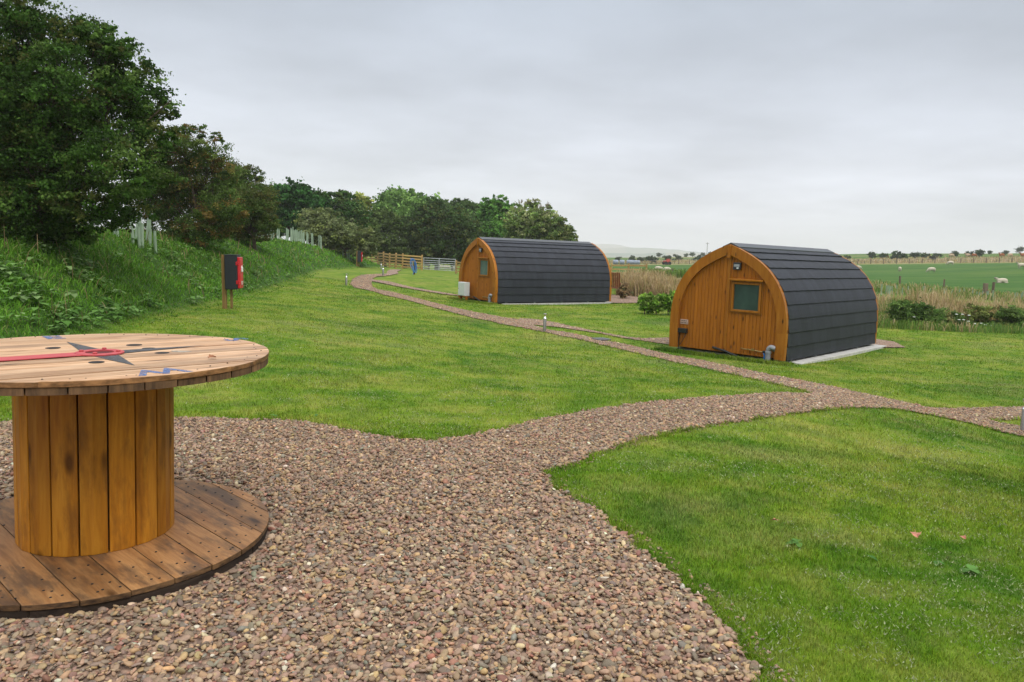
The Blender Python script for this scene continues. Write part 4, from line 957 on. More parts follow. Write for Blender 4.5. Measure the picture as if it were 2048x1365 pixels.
# ------------------------------------------------------------------ rough grass strips
def strip_pts(poly, n, dens_seed=None, thr=0):
    P = np.array(poly); x = rng.uniform(P[:, 0].min(), P[:, 0].max(), n); y = rng.uniform(P[:, 1].min(), P[:, 1].max(), n); k = inpoly(x, y, P) & ~in_pod(x, y) & ~on_path(x, y)
    if dens_seed is not None: k &= vnoise(x, y, 1.2, dens_seed) > thr
    return x[k], y[k]
def rough(poly, n, h, cols, label, seed, w=.012, thr=.0, name='tall_grass', lean=(.05, .5)):
    x, y = strip_pts(poly, n, seed, thr); m = len(x); hh = h * rng.uniform(.45, 1.15, m) * (.3 + 1.15 * (.6 * vnoise(x, y, 1.3, seed + 1) + .4 * vnoise(x, y, .45, seed + 2)))
    ci = np.array(cols)[rng.integers(0, len(cols), m)] * rng.uniform(.75, 1.25, (m, 1)); return blades(name, x, y, ground(x, y) - .02, hh, np.maximum(w, .0010 * y) * rng.uniform(.7, 1.3, m), rng.uniform(*lean, m), ci, M_rough, label, segs=3, droop=.3, cat='tall grass')
TAN = [(.47, .35, .17), (.54, .40, .22), (.41, .30, .14), (.34, .32, .12), (.57, .45, .27)]; GRN = [(.14, .26, .045), (.19, .29, .06), (.27, .30, .08), (.11, .21, .04)]
def WP(L): return [at(*q)[:2] for q in L]
edge_n = WP([(1700, 657, 26.5), (1750, 661, 25.8), (1850, 664, 25.3), (1950, 667, 25), (2060, 670, 24.8), (2300, 676, 24.5)])
edge_f = WP([(2300, 640, 33), (2060, 640, 32.5), (1900, 640, 32.5), (1800, 640, 33), (1690, 640, 34)])
bandR = edge_n + edge_f
nm_ = [(a[0], a[1]) for a in edge_n]; near_half = nm_ + [((a[0] + b[0]) / 2, (a[1] + b[1]) / 2 - .5) for a, b in zip(nm_[::-1][:5], edge_f)]
far_half = [((a[0] + b[0]) / 2, (a[1] + b[1]) / 2 - 1.) for a, b in zip(nm_[1:], edge_f[::-1])] + edge_f
rough(far_half, 20000, 1.0, TAN, 'tall tan seeding grass in the rough strip right of the near pod', 61, thr=.36)
rough(far_half, 13000, .62, GRN, 'green weeds growing between the tan grass clumps right of the near pod', 62)
rough(near_half, 7000, .42, TAN + GRN, 'mixed dry and green rough grass at the front of the strip right of the near pod', 63, thr=.45)
rough(near_half, 14000, .32, GRN, 'low green weeds along the front edge of the rough strip', 65)
strip2 = WP([(1690, 596, 43), (1800, 599, 42), (1900, 603, 41), (2060, 610, 40), (2300, 618, 39), (2300, 600, 46), (2060, 592, 48), (1900, 585, 49), (1690, 578, 50)])
rough(strip2, 12000, .46, TAN + GRN + GRN, 'thin strip of rough grass with tree guards at the pasture edge', 67, w=.02)
clump = WP([(1232, 592, 36.5), (1300, 601, 35), (1352, 606, 34), (1375, 600, 37), (1345, 590, 40.5), (1290, 586, 41), (1236, 583, 41)])
rough(clump, 15000, 1.0, TAN + [(.44, .33, .19)], 'tall tan grass clump behind the laurel shrubs between the pods', 69, w=.018)
strip4 = WP([(1280, 560, 58), (1340, 563, 57), (1420, 566, 57), (1420, 556, 66), (1340, 553, 66), (1280, 551, 66)])
rough(strip4, 9000, .75, GRN + [(.13, .17, .05)], 'tall dark green grass strip between the pods, beside the timber fence', 71, w=.04)
dryb = WP([(1232, 558, 57), (1290, 560, 56), (1290, 552, 64), (1232, 549, 64)]); rough(dryb, 4000, .45, TAN, 'dry grass under the three-rail timber fence', 73, w=.04)
plate = WP([(1200, 528, 215), (1300, 529, 210), (1480, 530, 205), (1480, 526, 235), (1300, 525.5, 240), (1200, 525, 240)]); rough(plate, 5000, 1.0, TAN, 'band of dry grass along the far wire fence between the pods', 75, w=.2)
plate = WP([(1680, 527, 180), (1850, 527, 179), (2100, 528, 176), (2100, 524, 205), (1850, 523, 206), (1680, 523, 208)]); rough(plate, 7000, 1.0, TAN + [(.3, .26, .12)], 'band of dry tan grass along the wire fence above the pasture', 77, w=.2)
# grass collar round the pod bases and posts
x = rng.uniform(-1.6, 1.7, 2600); y = rng.uniform(-.55, -.06, 2600)
for P, lab in ((POD1, 'uncut grass tufts along the front sill of the nearest pod'), (POD2, 'uncut grass tufts along the front sill of the farther pod')):
    wx_ = P[0] + math.cos(P[3]) * x - math.sin(P[3]) * y; wy_ = P[1] + math.sin(P[3]) * x + math.cos(P[3]) * y; m = len(x)
    blades('sill_grass', wx_, wy_, ground(wx_, wy_) - .01, rng.uniform(.05, .12, m), np.full(m, .02), rng.uniform(.1, .7, m), np.ones((m, 3)) * rng.uniform(.75, 1.2, (m, 1)), M_blade, lab, segs=2)

# ------------------------------------------------------------------ foliage: leaf clouds on limbs
def leaf_cloud(name, centers, radii, n, size, cols, parent, tips=60, spread=.16, shell=.55, mat_=M_leafy, inner=.35, flat=.75):
    """centers/radii in the parent's space; leaves gather round twig tips spread through each blob's outer volume"""
    centers = np.array(centers, float); radii = np.array(radii, float).reshape(len(centers), -1)
    if radii.shape[1] == 1: radii = np.repeat(radii, 3, 1) * (1, 1, .85)
    wgt = radii.prod(1) ** .67; wgt /= wgt.sum(); T = []; Rr = []
    for c, r, w_ in zip(centers, radii, wgt):
        k = max(4, int(tips * w_ * len(centers))); d = rng.normal(size=(k, 3)); d /= np.linalg.norm(d, axis=1)[:, None]
        rad = np.where(rng.random(k) < inner, rng.uniform(.2, .8, k), rng.uniform(.78, 1.10, k)); T.append(c + d * rad[:, None] * r); Rr += [r.mean()] * k
    T = np.concatenate(T); Rr = np.array(Rr); nt = len(T); idx = rng.integers(0, nt, n)
    tone = rng.uniform(.58, 1.5, nt); tcol = np.array(cols)[rng.integers(0, len(cols), nt)]
    sd_ = rng.normal(size=(nt, 3)); sd_[:, 2] = np.abs(sd_[:, 2]) * .5 - .15; sd_ /= np.linalg.norm(sd_, axis=1)[:, None]
    off = rng.normal(size=(n, 3)) * (.42, .42, .30) + sd_[idx] * (rng.normal(size=n) * .95)[:, None]
    P = T[idx] + off * (Rr[idx] * spread * rng.uniform(.6, 1.5, nt)[idx])[:, None]
    nrm = rng.normal(size=(n, 3)) * (1, 1, flat) + off * .3 + (0, 0, .55); nrm /= np.linalg.norm(nrm, axis=1)[:, None]
    a = np.cross(nrm, rng.normal(size=(n, 3))); a /= np.linalg.norm(a, axis=1)[:, None]; b = np.cross(nrm, a)
    s = size * rng.uniform(.6, 1.3, n)[:, None]; A = a * s * .5; B = b * s * .34; bend = nrm * s * .12
    V = np.stack([P - A, P + B + bend, P + A, P - B + bend], 1); Fc = np.arange(n * 4).reshape(n, 4)
    c = tcol[idx] * tone[idx][:, None] * rng.uniform(.75, 1.3, (n, 1)); o = big(name, V, Fc, mat_, np.repeat(np.clip(c, 0, .9), 4, 0), parent=parent); return o, T
def limbs(name, base, centers, radii, r0, parent, T=None, twigs=0, mat_=None, seed=0, fork=.35):
    rs = random.Random(seed); mb = MB(); base = Vector(base); cs_ = [Vector(c) for c in centers]
    mean = sum(cs_, Vector()) / len(cs_); f = base.lerp(Vector((base.x * .6 + mean.x * .4, base.y * .6 + mean.y * .4, mean.z)), fork)
    f = Vector((base.x + (f.x - base.x) * .6, base.y + (f.y - base.y) * .6, f.z)); mb.tube([base - Vector((0, 0, .3)), base + Vector((.02, 0, .05)), base.lerp(f, .5) + Vector((rs.uniform(-.1, .1) * r0 * 4, 0, 0)), f], [r0 * 1.35, r0 * 1.05, r0 * .85, r0 * .75], 9)
    for c in cs_:
        L = (c - f).length; pts = [f]; jit = L * .09
        for t in (.25, .5, .75, 1.0): pts.append(f.lerp(c, t) + Vector((rs.uniform(-jit, jit), rs.uniform(-jit, jit), L * .10 * math.sin(t * math.pi) + rs.uniform(-jit, jit) * .6)))
        mb.tube(pts, [r0 * .5, r0 * .38, r0 * .27, r0 * .17, r0 * .08], 6)
    if T is not None and twigs:
        for i in rng.choice(len(T), min(twigs, len(T)), replace=False):
            t = Vector(T[i]); c = min(cs_, key=lambda q: (q - t).length); s = f.lerp(c, rs.uniform(.45, 1)); m_ = s.lerp(t, .5) + Vector((rs.uniform(-.1, .1), rs.uniform(-.1, .1), rs.uniform(-.05, .15))) * (t - s).length
            mb.tube([s, m_, t + (t - s) * .06], [r0 * .10, r0 * .06, r0 * .025], 4)
    return mb.build(name, mat_ or M_bark, parent, smooth=True)
def tree(name, label, trunk, d, blobs, n, size, cols, tips, r0=.18, spread=.16, depth=.8, group=None, cat='tree', twigs=120, base_d=0, inner=.35, fork=.35, bare=0, flat=.75):
    """trunk: photo column of the stem; blobs: (u, v, radius in px) at distance d, spread in depth"""
    tx, ty, _ = at(trunk[0], 500, d + base_d); tz = gz(tx, ty); root = empty(name, (tx, ty, tz), 0, label, cat, group)
    C, Rd = [], []
    for i, (u, v, r) in enumerate(blobs):
        dd = d + rng.uniform(-1, 1) * depth * r / F * d * 1.0; p = at(u, v, dd); C.append((p[0] - tx, p[1] - ty, p[2] - tz)); Rd.append(r / F * dd)
    cr_, T = leaf_cloud('crown', C, Rd, n, size, cols, root, tips, spread, inner=inner, flat=flat)
    limbs('trunk', (0, 0, 0), C, Rd, r0, root, T, twigs, seed=len(name) + int(d), fork=fork)
    if bare:
        mb = MB(); top = sorted(zip(C, Rd), key=lambda q: -q[0][2])[:5]
        for c, r in top:
            for i in range(bare):
                a = rng.uniform(0, 2 * math.pi); e = rng.uniform(.4, 1.4); p = Vector(c); dv_ = Vector((math.cos(a) * math.cos(e), math.sin(a) * math.cos(e), math.sin(e))); s = p + dv_ * r * .8; q = p + dv_ * r * rng.uniform(1.15, 1.4)
                mb.tube([s, s.lerp(q, .5) + Vector((.05, .03, .04)), q], [.03, .022, .012], 4)
        mb.build('bare_twigs', simple('bare_twig', (.28, .23, .17), .9), root)['kind'] = 'stuff'
    return root
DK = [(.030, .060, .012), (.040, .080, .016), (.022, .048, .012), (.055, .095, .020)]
MAPLE = [(.045, .095, .016), (.062, .125, .022), (.09, .155, .03), (.035, .07, .015), (.11, .17, .04), (.10, .11, .03), (.05, .105, .02), (.06, .12, .02)]
tree('maple_tree', 'large dark green tree towering at the left edge on the bank', (75, 0), 15.5,
     [(40, 30, 70), (130, 75, 62), (190, 95, 55), (225, 85, 34), (232, 130, 58), (270, 175, 58), (300, 225, 48), (285, 275, 55), (215, 205, 85), (110, 170, 85), (30, 130, 90), (-60, 90, 110), (-110, 220, 140), (10, 245, 105),
      (130, 290, 90), (235, 330, 75), (300, 345, 45), (60, 370, 95), (-60, 380, 120), (170, 395, 70), (250, 405, 55), (90, 440, 60), (-20, 450, 80), (322, 215, 22), (338, 290, 18), (160, 445, 55), (10, 470, 60), (60, 480, 40), (60, 160, 60), (70, 240, 62), (30, 310, 60), (110, 380, 50), (150, 230, 45)], 200000, .064, [(a * .95, b_ * 1.0, c_ * .9) for a, b_, c_ in MAPLE], 74, .12, .19, 1.3, twigs=420, fork=.25)
HAW = [(.06, .105, .022), (.085, .13, .028), (.12, .155, .042), (.14, .115, .03), (.17, .11, .035), (.045, .08, .02), (.07, .115, .025), (.08, .12, .03)]
tree('hawthorn_tree', 'hawthorn with rusty orange tinged leaves right of the large tree on the bank', (405, 0), 26.5,
     [(372, 272, 26), (400, 262, 16), (350, 300, 40), (420, 305, 34), (436, 275, 13), (330, 345, 58), (405, 355, 55), (445, 350, 30), (300, 400, 52), (375, 410, 60), (440, 420, 50), (330, 450, 32), (415, 455, 38), (370, 462, 30), (450, 462, 22)], 80000, .068, [(a * 1.0, b_ * 1.05, c_ * .9) for a, b_, c_ in HAW], 60, .10, .22, 1.1, twigs=260, fork=.3)
tree('hawthorn_tree', 'greener leaning hawthorn beside the rusty one, overhanging the white tree shelters', (508, 0), 33,
     [(462, 345, 26), (488, 352, 24), (515, 352, 14), (470, 385, 38), (505, 395, 36), (530, 380, 16), (480, 425, 36), (520, 430, 28), (450, 440, 30), (536, 445, 22), (500, 460, 26), (530, 410, 20), (470, 462, 24), (525, 470, 16)], 60000, .072, [(.07, .12, .024), (.10, .155, .034), (.14, .19, .05), (.11, .11, .03)], 60, .09, .24, 1.0, twigs=200, fork=.3)
BG = 'trees of the wood behind the pods'
FT = dict(group=BG, twigs=24)
tree('sycamore_tree', 'dense dark green domed tree behind the tree shelters, left end of the wood', (590, 0), 62,
     [(575, 385, 27), (550, 395, 24), (605, 395, 26), (560, 430, 34), (605, 432, 34), (585, 410, 32), (632, 415, 24), (640, 445, 26), (545, 450, 26)], 26000, .26, [(0.041, 0.122, 0.028), (0.057, 0.158, 0.036), (0.031, 0.085, 0.020)], 50, .3, .27, .8, **FT)
tree('ivy_tree', 'dark spiky-topped tree just left of the yellowish small tree', (665, 0), 70,
     [(640, 400, 18), (655, 392, 12), (685, 398, 17), (700, 405, 14), (660, 425, 30), (695, 430, 30), (720, 440, 25), (670, 455, 30)], 18000, .26, [(0.045, 0.105, 0.024), (0.064, 0.139, 0.032), (0.101, 0.153, 0.041)], 50, .3, .27, .8, **FT)
tree('ash_tree', 'small sparse yellow-green tree poking above the dark trees', (722, 0), 78,
     [(720, 402, 15), (735, 406, 11), (708, 410, 10), (722, 420, 15)], 3200, .3, [(0.304, 0.344, 0.081), (0.385, 0.406, 0.101), (0.203, 0.265, 0.060)], 30, .15, .22, .8, inner=.6, **FT)
tree('willow_bush', 'broad olive grey bush behind the row of tree shelters', (690, 0), 57,
     [(622, 440, 24), (650, 438, 24), (632, 465, 30), (665, 462, 32), (700, 470, 28), (720, 478, 25), (742, 478, 20), (690, 490, 22), (735, 500, 18), (665, 488, 18), (715, 505, 15), (640, 480, 14)], 36000, .17, [(0.164, 0.198, 0.082), (0.233, 0.269, 0.116), (0.116, 0.152, 0.052), (0.198, 0.233, 0.069)], 60, .14, .2, .8, cat='bush', **FT)
tree('hawthorn_bush', 'dark round bush above the fence start, right of the olive bush', (770, 0), 79,
     [(760, 440, 28), (785, 450, 26), (755, 475, 30), (790, 485, 26), (770, 505, 20), (800, 505, 18), (780, 506, 14)], 22000, .24, [(0.081, 0.122, 0.032), (0.112, 0.162, 0.045), (0.057, 0.091, 0.024)], 50, .2, .2, .8, cat='bush', **FT)
tree('oak_tree', 'tall domed olive green tree with small top spikes, left of the wood centre', (810, 0), 92,
     [(790, 402, 26), (815, 396, 15), (822, 388, 9), (830, 405, 24), (770, 415, 24), (855, 412, 22), (800, 430, 38), (845, 440, 36), (760, 430, 20)], 26000, .33, [(0.136, 0.261, 0.061), (0.193, 0.329, 0.081), (0.104, 0.197, 0.049), (0.232, 0.370, 0.096)], 55, .3, .27, .8, **FT)
tree('elm_tree', 'wide dark tree in the wood centre standing directly behind the metal gate', (875, 0), 80,
     [(850, 430, 26), (875, 425, 26), (900, 440, 34), (840, 460, 34), (880, 470, 38), (925, 460, 32), (835, 495, 28), (870, 500, 30), (910, 500, 30), (940, 490, 26), (905, 425, 16)], 34000, .27, [(0.059, 0.107, 0.031), (0.083, 0.142, 0.042), (0.042, 0.077, 0.020), (0.122, 0.146, 0.043)], 58, .3, .27, .8, **FT)
tree('beech_tree', 'dark flat-topped tree partly hidden behind the bright maple in the wood', (930, 0), 96,
     [(895, 410, 13), (915, 408, 11), (935, 412, 15), (950, 420, 18), (925, 435, 26), (960, 445, 26), (870, 412, 12)], 16000, .33, [(0.071, 0.122, 0.036), (0.101, 0.162, 0.045)], 50, .3, .27, .8, **FT)
tree('maple_tree', 'brighter green maple above the peak of the farther pod', (992, 0), 84,
     [(978, 408, 16), (1000, 405, 15), (1018, 413, 11), (985, 430, 24), (1010, 440, 22), (1000, 465, 28), (965, 455, 22), (975, 490, 26)], 20000, .27, [(0.123, 0.274, 0.049), (0.178, 0.370, 0.072), (0.081, 0.193, 0.038)], 50, .3, .27, .8, **FT)
tree('ash_tree', 'pale olive tree with bare twigs on top above the farther pod roof', (1070, 0), 80,
     [(1040, 418, 15), (1065, 414, 15), (1090, 425, 17), (1035, 445, 26), (1070, 445, 30), (1105, 450, 24), (1045, 475, 28), (1090, 478, 28), (1020, 490, 22)], 24000, .25, [(0.203, 0.293, 0.075), (0.280, 0.355, 0.106), (0.152, 0.241, 0.056), (0.331, 0.355, 0.152)], 60, .3, .2, .8, bare=16, **FT)
tree('hawthorn_tree', 'dark right-hand end tree of the wood, lowest above the pod roof', (1130, 0), 78,
     [(1118, 448, 14), (1135, 462, 14), (1122, 475, 20), (1145, 480, 10), (1105, 488, 20)], 9000, .24, [(0.101, 0.158, 0.041), (0.143, 0.203, 0.057), (0.183, 0.203, 0.060)], 45, .2, .27, .8, **FT)
# fallen-in undergrowth under the wood
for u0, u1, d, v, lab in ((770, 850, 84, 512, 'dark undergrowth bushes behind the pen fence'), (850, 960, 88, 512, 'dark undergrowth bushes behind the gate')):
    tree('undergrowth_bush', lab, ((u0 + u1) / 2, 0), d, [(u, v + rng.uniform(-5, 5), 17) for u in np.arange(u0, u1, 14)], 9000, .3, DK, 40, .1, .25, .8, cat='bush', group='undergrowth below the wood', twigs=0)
tree('hedge', 'low pale green hedge just behind the row of white tree shelters on the bank', (585, 0), 62, [(520, 462, 9), (540, 463, 9), (560, 464, 9), (580, 466, 9), (600, 469, 9), (620, 474, 9), (640, 480, 9)], 7000, .12, [(0.224, 0.304, 0.091), (0.162, 0.234, 0.060), (0.304, 0.325, 0.122)], 26, .03, .35, .8, cat='hedge', twigs=0)

# laurel shrubs between the pods
LAU = [(.19, .34, .04), (.26, .40, .06), (.12, .24, .03), (.30, .42, .10)]
for tr, bl, n, lab in ((1295, [(1290, 602, 11), (1300, 594, 7), (1285, 596, 7), (1305, 608, 9), (1292, 612, 9), (1300, 618, 8), (1286, 617, 6)], 7000, 'bright green laurel shrub, leftmost of the row left of the near pod'),
                       (1318, [(1315, 602, 10), (1322, 596, 9), (1312, 610, 8), (1326, 608, 9), (1318, 617, 9)], 6000, 'bright green laurel shrub in the middle of the row left of the near pod'),
                       (1342, [(1338, 600, 9), (1346, 608, 9), (1349, 590, 8), (1355, 600, 10), (1340, 615, 9)], 5400, 'bright green laurel shrub touching the left side of the near pod')):
    tree('laurel_shrub', lab, (tr, 0), 25.5, bl, n, .085, LAU, 34, .02, .28, .8, group='laurel shrubs between the pods', cat='shrub', twigs=40)
# brambles and herbs in the rough strip on the right
BRT = lambda cs: [(a * 1.7, b * 1.6, c * 1.5) for a, b, c in cs]
for tr, bl, n, cols, lab in ((1800, [(1800, 612, 12), (1812, 625, 16), (1795, 628, 13)], 5000, [(.05, .10, .022), (.07, .13, .03), (.10, .16, .045)] + [(.06, .11, .03)], 'dark bramble bush at the left of the rough strip, its tallest green bush'),
                             (1850, [(1838, 628, 16), (1860, 632, 16), (1850, 642, 14)], 5500, [(.05, .10, .022), (.07, .13, .03), (.10, .16, .045)] + [(.07, .12, .03)], 'spreading dark bramble bush left of the white umbel flowers'),
                             (1895, [(1885, 632, 13), (1905, 640, 13), (1892, 650, 11)], 4200, [(.09, .15, .04), (.06, .10, .03), (.15, .15, .06)], 'grey green bramble bush behind the white umbel flowers'),
                             (1880, [(1865, 655, 9), (1882, 656, 9), (1900, 657, 9)], 3000, [(.05, .13, .03), (.08, .16, .04)], 'low leafy bush with red flowers at the front of the rough strip'),
                             (1765, [(1762, 650, 9), (1776, 654, 9), (1750, 655, 8)], 3400, [(.12, .18, .04), (.09, .15, .03), (.20, .20, .07)], 'low green weedy bush at the near pod end of the rough strip'),
                             (1830, [(1815, 652, 8), (1832, 655, 9), (1846, 657, 8)], 3400, [(.11, .17, .04), (.08, .14, .035)], 'low leafy bush left of the red flowers at the front of the rough strip'),
                             (1940, [(1930, 655, 9), (1945, 657, 9), (1920, 650, 8)], 3400, [(.10, .17, .05), (.08, .14, .04)], 'low leafy bush right of the red flowers under the white umbels'),
                             (1960, [(1945, 625, 12), (1965, 630, 14), (1985, 628, 11)], 4600, [(.14, .17, .05), (.09, .13, .035), (.22, .18, .08)], 'loose brown and green bush among the tan grass right of the umbels'),
                             (1985, [(1975, 652, 10), (1995, 655, 10), (1960, 655, 9)], 3600, [(.10, .17, .06), (.07, .13, .04)], 'low pale green weedy bush right of the red flowers'),
                             (2025, [(2015, 630, 14), (2035, 640, 16), (2050, 652, 14)], 5200, [(.05, .10, .022), (.07, .13, .03), (.10, .16, .045)] + [(.09, .14, .04)], 'dark green bush at the right edge of the rough strip'),
                             (1245, [(1243, 582, 7), (1250, 572, 6), (1258, 585, 6), (1247, 592, 5)], 1500, [(.17, .13, .07), (.10, .11, .05), (.22, .17, .10)], 'brownish seeding dock plant beside the wooden chair')):
    dd = 35 if tr < 1300 else 26.8; bl = [(u, v, r * (1 if tr < 1300 else 1.3)) for u, v, r in bl]; n = int(n * 1.5)
    tree('bramble_bush', lab, (tr, 0), dd, bl, n, .075 if dd < 30 else .09, BRT(cols), 36, .015, .3, .9, cat='bush', twigs=20, group='bushes of the rough strips')
def flowers(name, spots, col, r, flat_, lab, stem=.0):
    for i, (u, v) in enumerate(spots):
        x, y, z = at(u, v, 26.4); g = gz(x, y); o = empty(name, (x, y, g), 0, lab, 'flower', name.replace('_', ' ') + 's in the rough strip')
        mb = MB(); mb.tube([(0, 0, 0), (.01, 0, z - g)], .006, 5, (.1, .2, .05)); mb.build('stem', M_rough, o)
        mb = MB()
        for k in range(9 if flat_ else 5):
            a = k * 2.4; q = r * .75 * math.sqrt(k / 9); mb.lathe((q * math.cos(a), q * math.sin(a), z - g - q * .15), [(.002, -.01), (r * .34, 0), (r * .25, .012), (.002, .016)], 7)
        mb.build('flower_head', col, o)
M_fw = simple('umbel_white', (.72, .74, .68), .8); M_fr = simple('red_petals', (.55, .03, .02), .6)
flowers('umbel_flower', [(1913, 629), (1925, 629), (1938, 631), (1918, 640), (1927, 640), (1937, 643), (1808, 631), (1828, 634), (1962, 647), (1950, 648), (1970, 650), (1982, 652)], M_fw, .06, True, 'flat white umbel flower on a thin stem among the brambles')
flowers('red_flower', [(1892, 649), (1874, 649), (1878, 656), (1899, 656)], M_fr, .05, False, 'small red flower in the low bush of the rough strip')
x, y = G(1285, 622)[0]; o = empty('yellow_flower', (x, y, gz(x, y)), 0, 'small yellow flower low in front of the leftmost laurel shrub', 'flower')
mb = MB(); mb.tube([(0, 0, 0), (0, 0, .05)], .006, 5); mb.build('stem', M_leafy, o)
mb = MB(); [mb.lathe((.03 * math.cos(a), .03 * math.sin(a), .05), [(.002, 0), (.02, .01), (.002, .025)], 6) for a in (0, 1.2, 2.5, 3.8, 5)]; mb.build('flower_head', simple('yellow_petals', (.75, .55, .02), .6), o)

# ------------------------------------------------------------------ tree shelters (plastic tubes round saplings)
M_tube = simple('tree_tube', (.32, .41, .29), .6, nscale=4, amt=.12)
def make_shelter():
    mb = MB(); mb.lathe((0, 0, 0), [(.038, -.1), (.038, .70), (.044, .72), (.039, .72), (.033, .70), (.033, .6)], 10, cap=False); return mb.build('tree_shelter', M_tube, None, smooth=True)
s0 = make_shelter(); first = True
def put(x, y, h, lab, group, lean=.05, s=1):
    global first
    o = s0 if first else s0.copy()
    if not first: COL.objects.link(o)
    first = False
    o.location = (x, y, gz(x, y)); o.scale = (s, s, h / .72); o.rotation_euler = (random.uniform(-lean, lean), random.uniform(-lean, lean), 0); tag(o, lab, 'tree shelter', group)
for i in range(66):
    u = 478 + (648 - 478) * i / 65 + rng.uniform(-1, 1); d = 34.5 + (u - 478) / 170 * 18; x, y, _ = at(u, 493, d); x -= rng.uniform(0, 1.0)
    put(x, y, rng.uniform(.78, .95), 'pale green tube in the long dense row of tree shelters on top of the bank', 'tree shelters in the dense row on the bank')
for i in range(18):
    u = rng.choice([rng.uniform(222, 240), rng.uniform(245, 292), rng.uniform(278, 312)]); d = rng.uniform(20, 24); x, y, _ = at(u, 480, d)
    put(x, y, rng.uniform(.50, .75), 'pale green tube in the group of tree shelters seen under the large tree', 'tree shelters under the large tree', .10)
for i in range(9):
    u = rng.uniform(686, 702); x, y, _ = at(u, 503, 57); put(x, y, .7, 'pale tube in the small cluster of tree shelters below the olive bush', 'tree shelters below the olive bush')
for i in range(34):
    u = rng.uniform(1760, 2045) if i > 5 else rng.uniform(1758, 1795); x, y, _ = at(u, 595, 42.5 + rng.uniform(-1.5, 1.5)); put(x, y, rng.uniform(.38, .52), 'small white tube among rough grass at the pasture edge', 'tree shelters at the pasture edge', .1, .8)

# ------------------------------------------------------------------ animals
def animal_mesh(name, m, lying=False, grazing=True, cow=False):
    bm = bmesh.new()
    def ball(c, r, rot=None, sub=3):
        b = bmesh.ops.create_icosphere(bm, subdivisions=sub, radius=1)['verts']
        M_ = Matrix.Translation(c) @ (rot or Matrix.Identity(4)) @ Matrix.Diagonal((*r, 1)); bmesh.ops.transform(bm, matrix=M_, verts=b)
    def leg(x, y, zt, z0, r0, r1, bend):
        pts = [Vector((x, y, zt)), Vector((x + bend, y, zt * .5)), Vector((x, y, z0))]
        for i in range(7):
            t = i / 6; p = pts[0].lerp(pts[1], t * 2) if t < .5 else pts[1].lerp(pts[2], t * 2 - 1); r = r0 + (r1 - r0) * min(1, t * 1.6); ball(p, (r, r, .09), sub=2)
    bz = .26 if lying else .60
    ball((-.22, 0, bz), (.36, .25, .27)); ball((.18, 0, bz - .01), (.38, .23, .26)); ball((-.02, 0, bz + .02), (.42, .26, .26))
    if lying:
        for sx, sy in ((.36, .17), (-.35, .2)): ball((sx, sy, .08), (.22, .06, .06)); ball((sx, -sy, .08), (.2, .06, .06))
        ball((.52, 0, .42), (.15, .11, .16)); ball((.68, 0, .50), (.17, .08, .09)); ball((.58, .1, .55), (.03, .07, .03)); ball((.58, -.1, .55), (.03, .07, .03))
    else:
        for sx, sy in ((.34, .13), (.34, -.13)): leg(sx, sy, .45, .04, .075, .035, .01)
        for sx, sy in ((-.42, .13), (-.42, -.13)): leg(sx, sy, .48, .04, .10, .035, -.05)
        if grazing:
            for i in range(5): t = i / 4; ball((.50 + .20 * t, 0, .60 - .30 * t), (.13 - .04 * t, .12 - .04 * t, .13 - .04 * t), sub=2)
            ball((.78, 0, .19), (.085, .07, .15), Matrix.Rotation(R(-25), 4, 'Y')); ball((.70, .1, .30), (.03, .07, .03)); ball((.70, -.1, .30), (.03, .07, .03))
        else:
            for i in range(5): t = i / 4; ball((.48 + .14 * t, 0, .66 + .24 * t), (.13 - .04 * t, .11 - .03 * t, .14 - .03 * t), sub=2)
            ball((.74, 0, .93), (.16, .075, .085), Matrix.Rotation(R(20), 4, 'Y')); ball((.62, .1, .98), (.03, .07, .03)); ball((.62, -.1, .98), (.03, .07, .03))
        ball((-.62, 0, .52), (.04, .04, .13))
    me = bpy.data.meshes.new(name); bm.to_mesh(me); bm.free(); me.materials.append(m); o = bpy.data.objects.new(name, me); COL.objects.link(o)
    r = o.modifiers.new('remesh', 'REMESH'); r.mode = 'VOXEL'; r.voxel_size = .028; r.use_smooth_shade = True
    s = o.modifiers.new('smooth', 'SMOOTH'); s.iterations = 2; s.factor = .5
    return o
def coat(name, wool, dark, lo=.28):
    m, nt, b, N = mat(name); t = N('ShaderNodeTexCoord'); sp = N('ShaderNodeSeparateXYZ'); nt.links.new(t.outputs['Object'], sp.inputs[0])
    leg = maprange(N, nt, sp.outputs[2], lo, lo - .04, 0, 1); head = maprange(N, nt, sp.outputs[0], .66, .70, 0, 1); mx = N('ShaderNodeMath', operation='MAXIMUM'); nt.links.new(leg, mx.inputs[0]); nt.links.new(head, mx.inputs[1])
    f = noise(N, nt, t.outputs['Object'], 12, 4); c = mixc(N, nt, maprange(N, nt, f, .3, .7, 0, 1), tuple(q * .82 for q in wool), wool); c = mixc(N, nt, mx.outputs[0], c, dark)
    nt.links.new(c, b.inputs['Base Color']); b.inputs['Roughness'].default_value = .95; b.inputs['Specular IOR Level'].default_value = .1; bump(N, nt, b, f, .5, .02); return m
M_sheep = coat('sheep_wool', (.62, .54, .42), (.30, .26, .22)); M_sheepl = coat('sheep_wool_lying', (.62, .54, .42), (.25, .21, .18), .0); M_cow = coat('cow_hide', (.30, .10, .035), (.22, .08, .035), .0); M_cowp = coat('cow_hide_pale', (.50, .36, .24), (.4, .3, .2), .0)
sg = animal_mesh('sheep', M_sheep); ss = animal_mesh('sheep', M_sheep, grazing=False); sy_ = animal_mesh('sheep', M_sheepl, lying=True)
used = set()
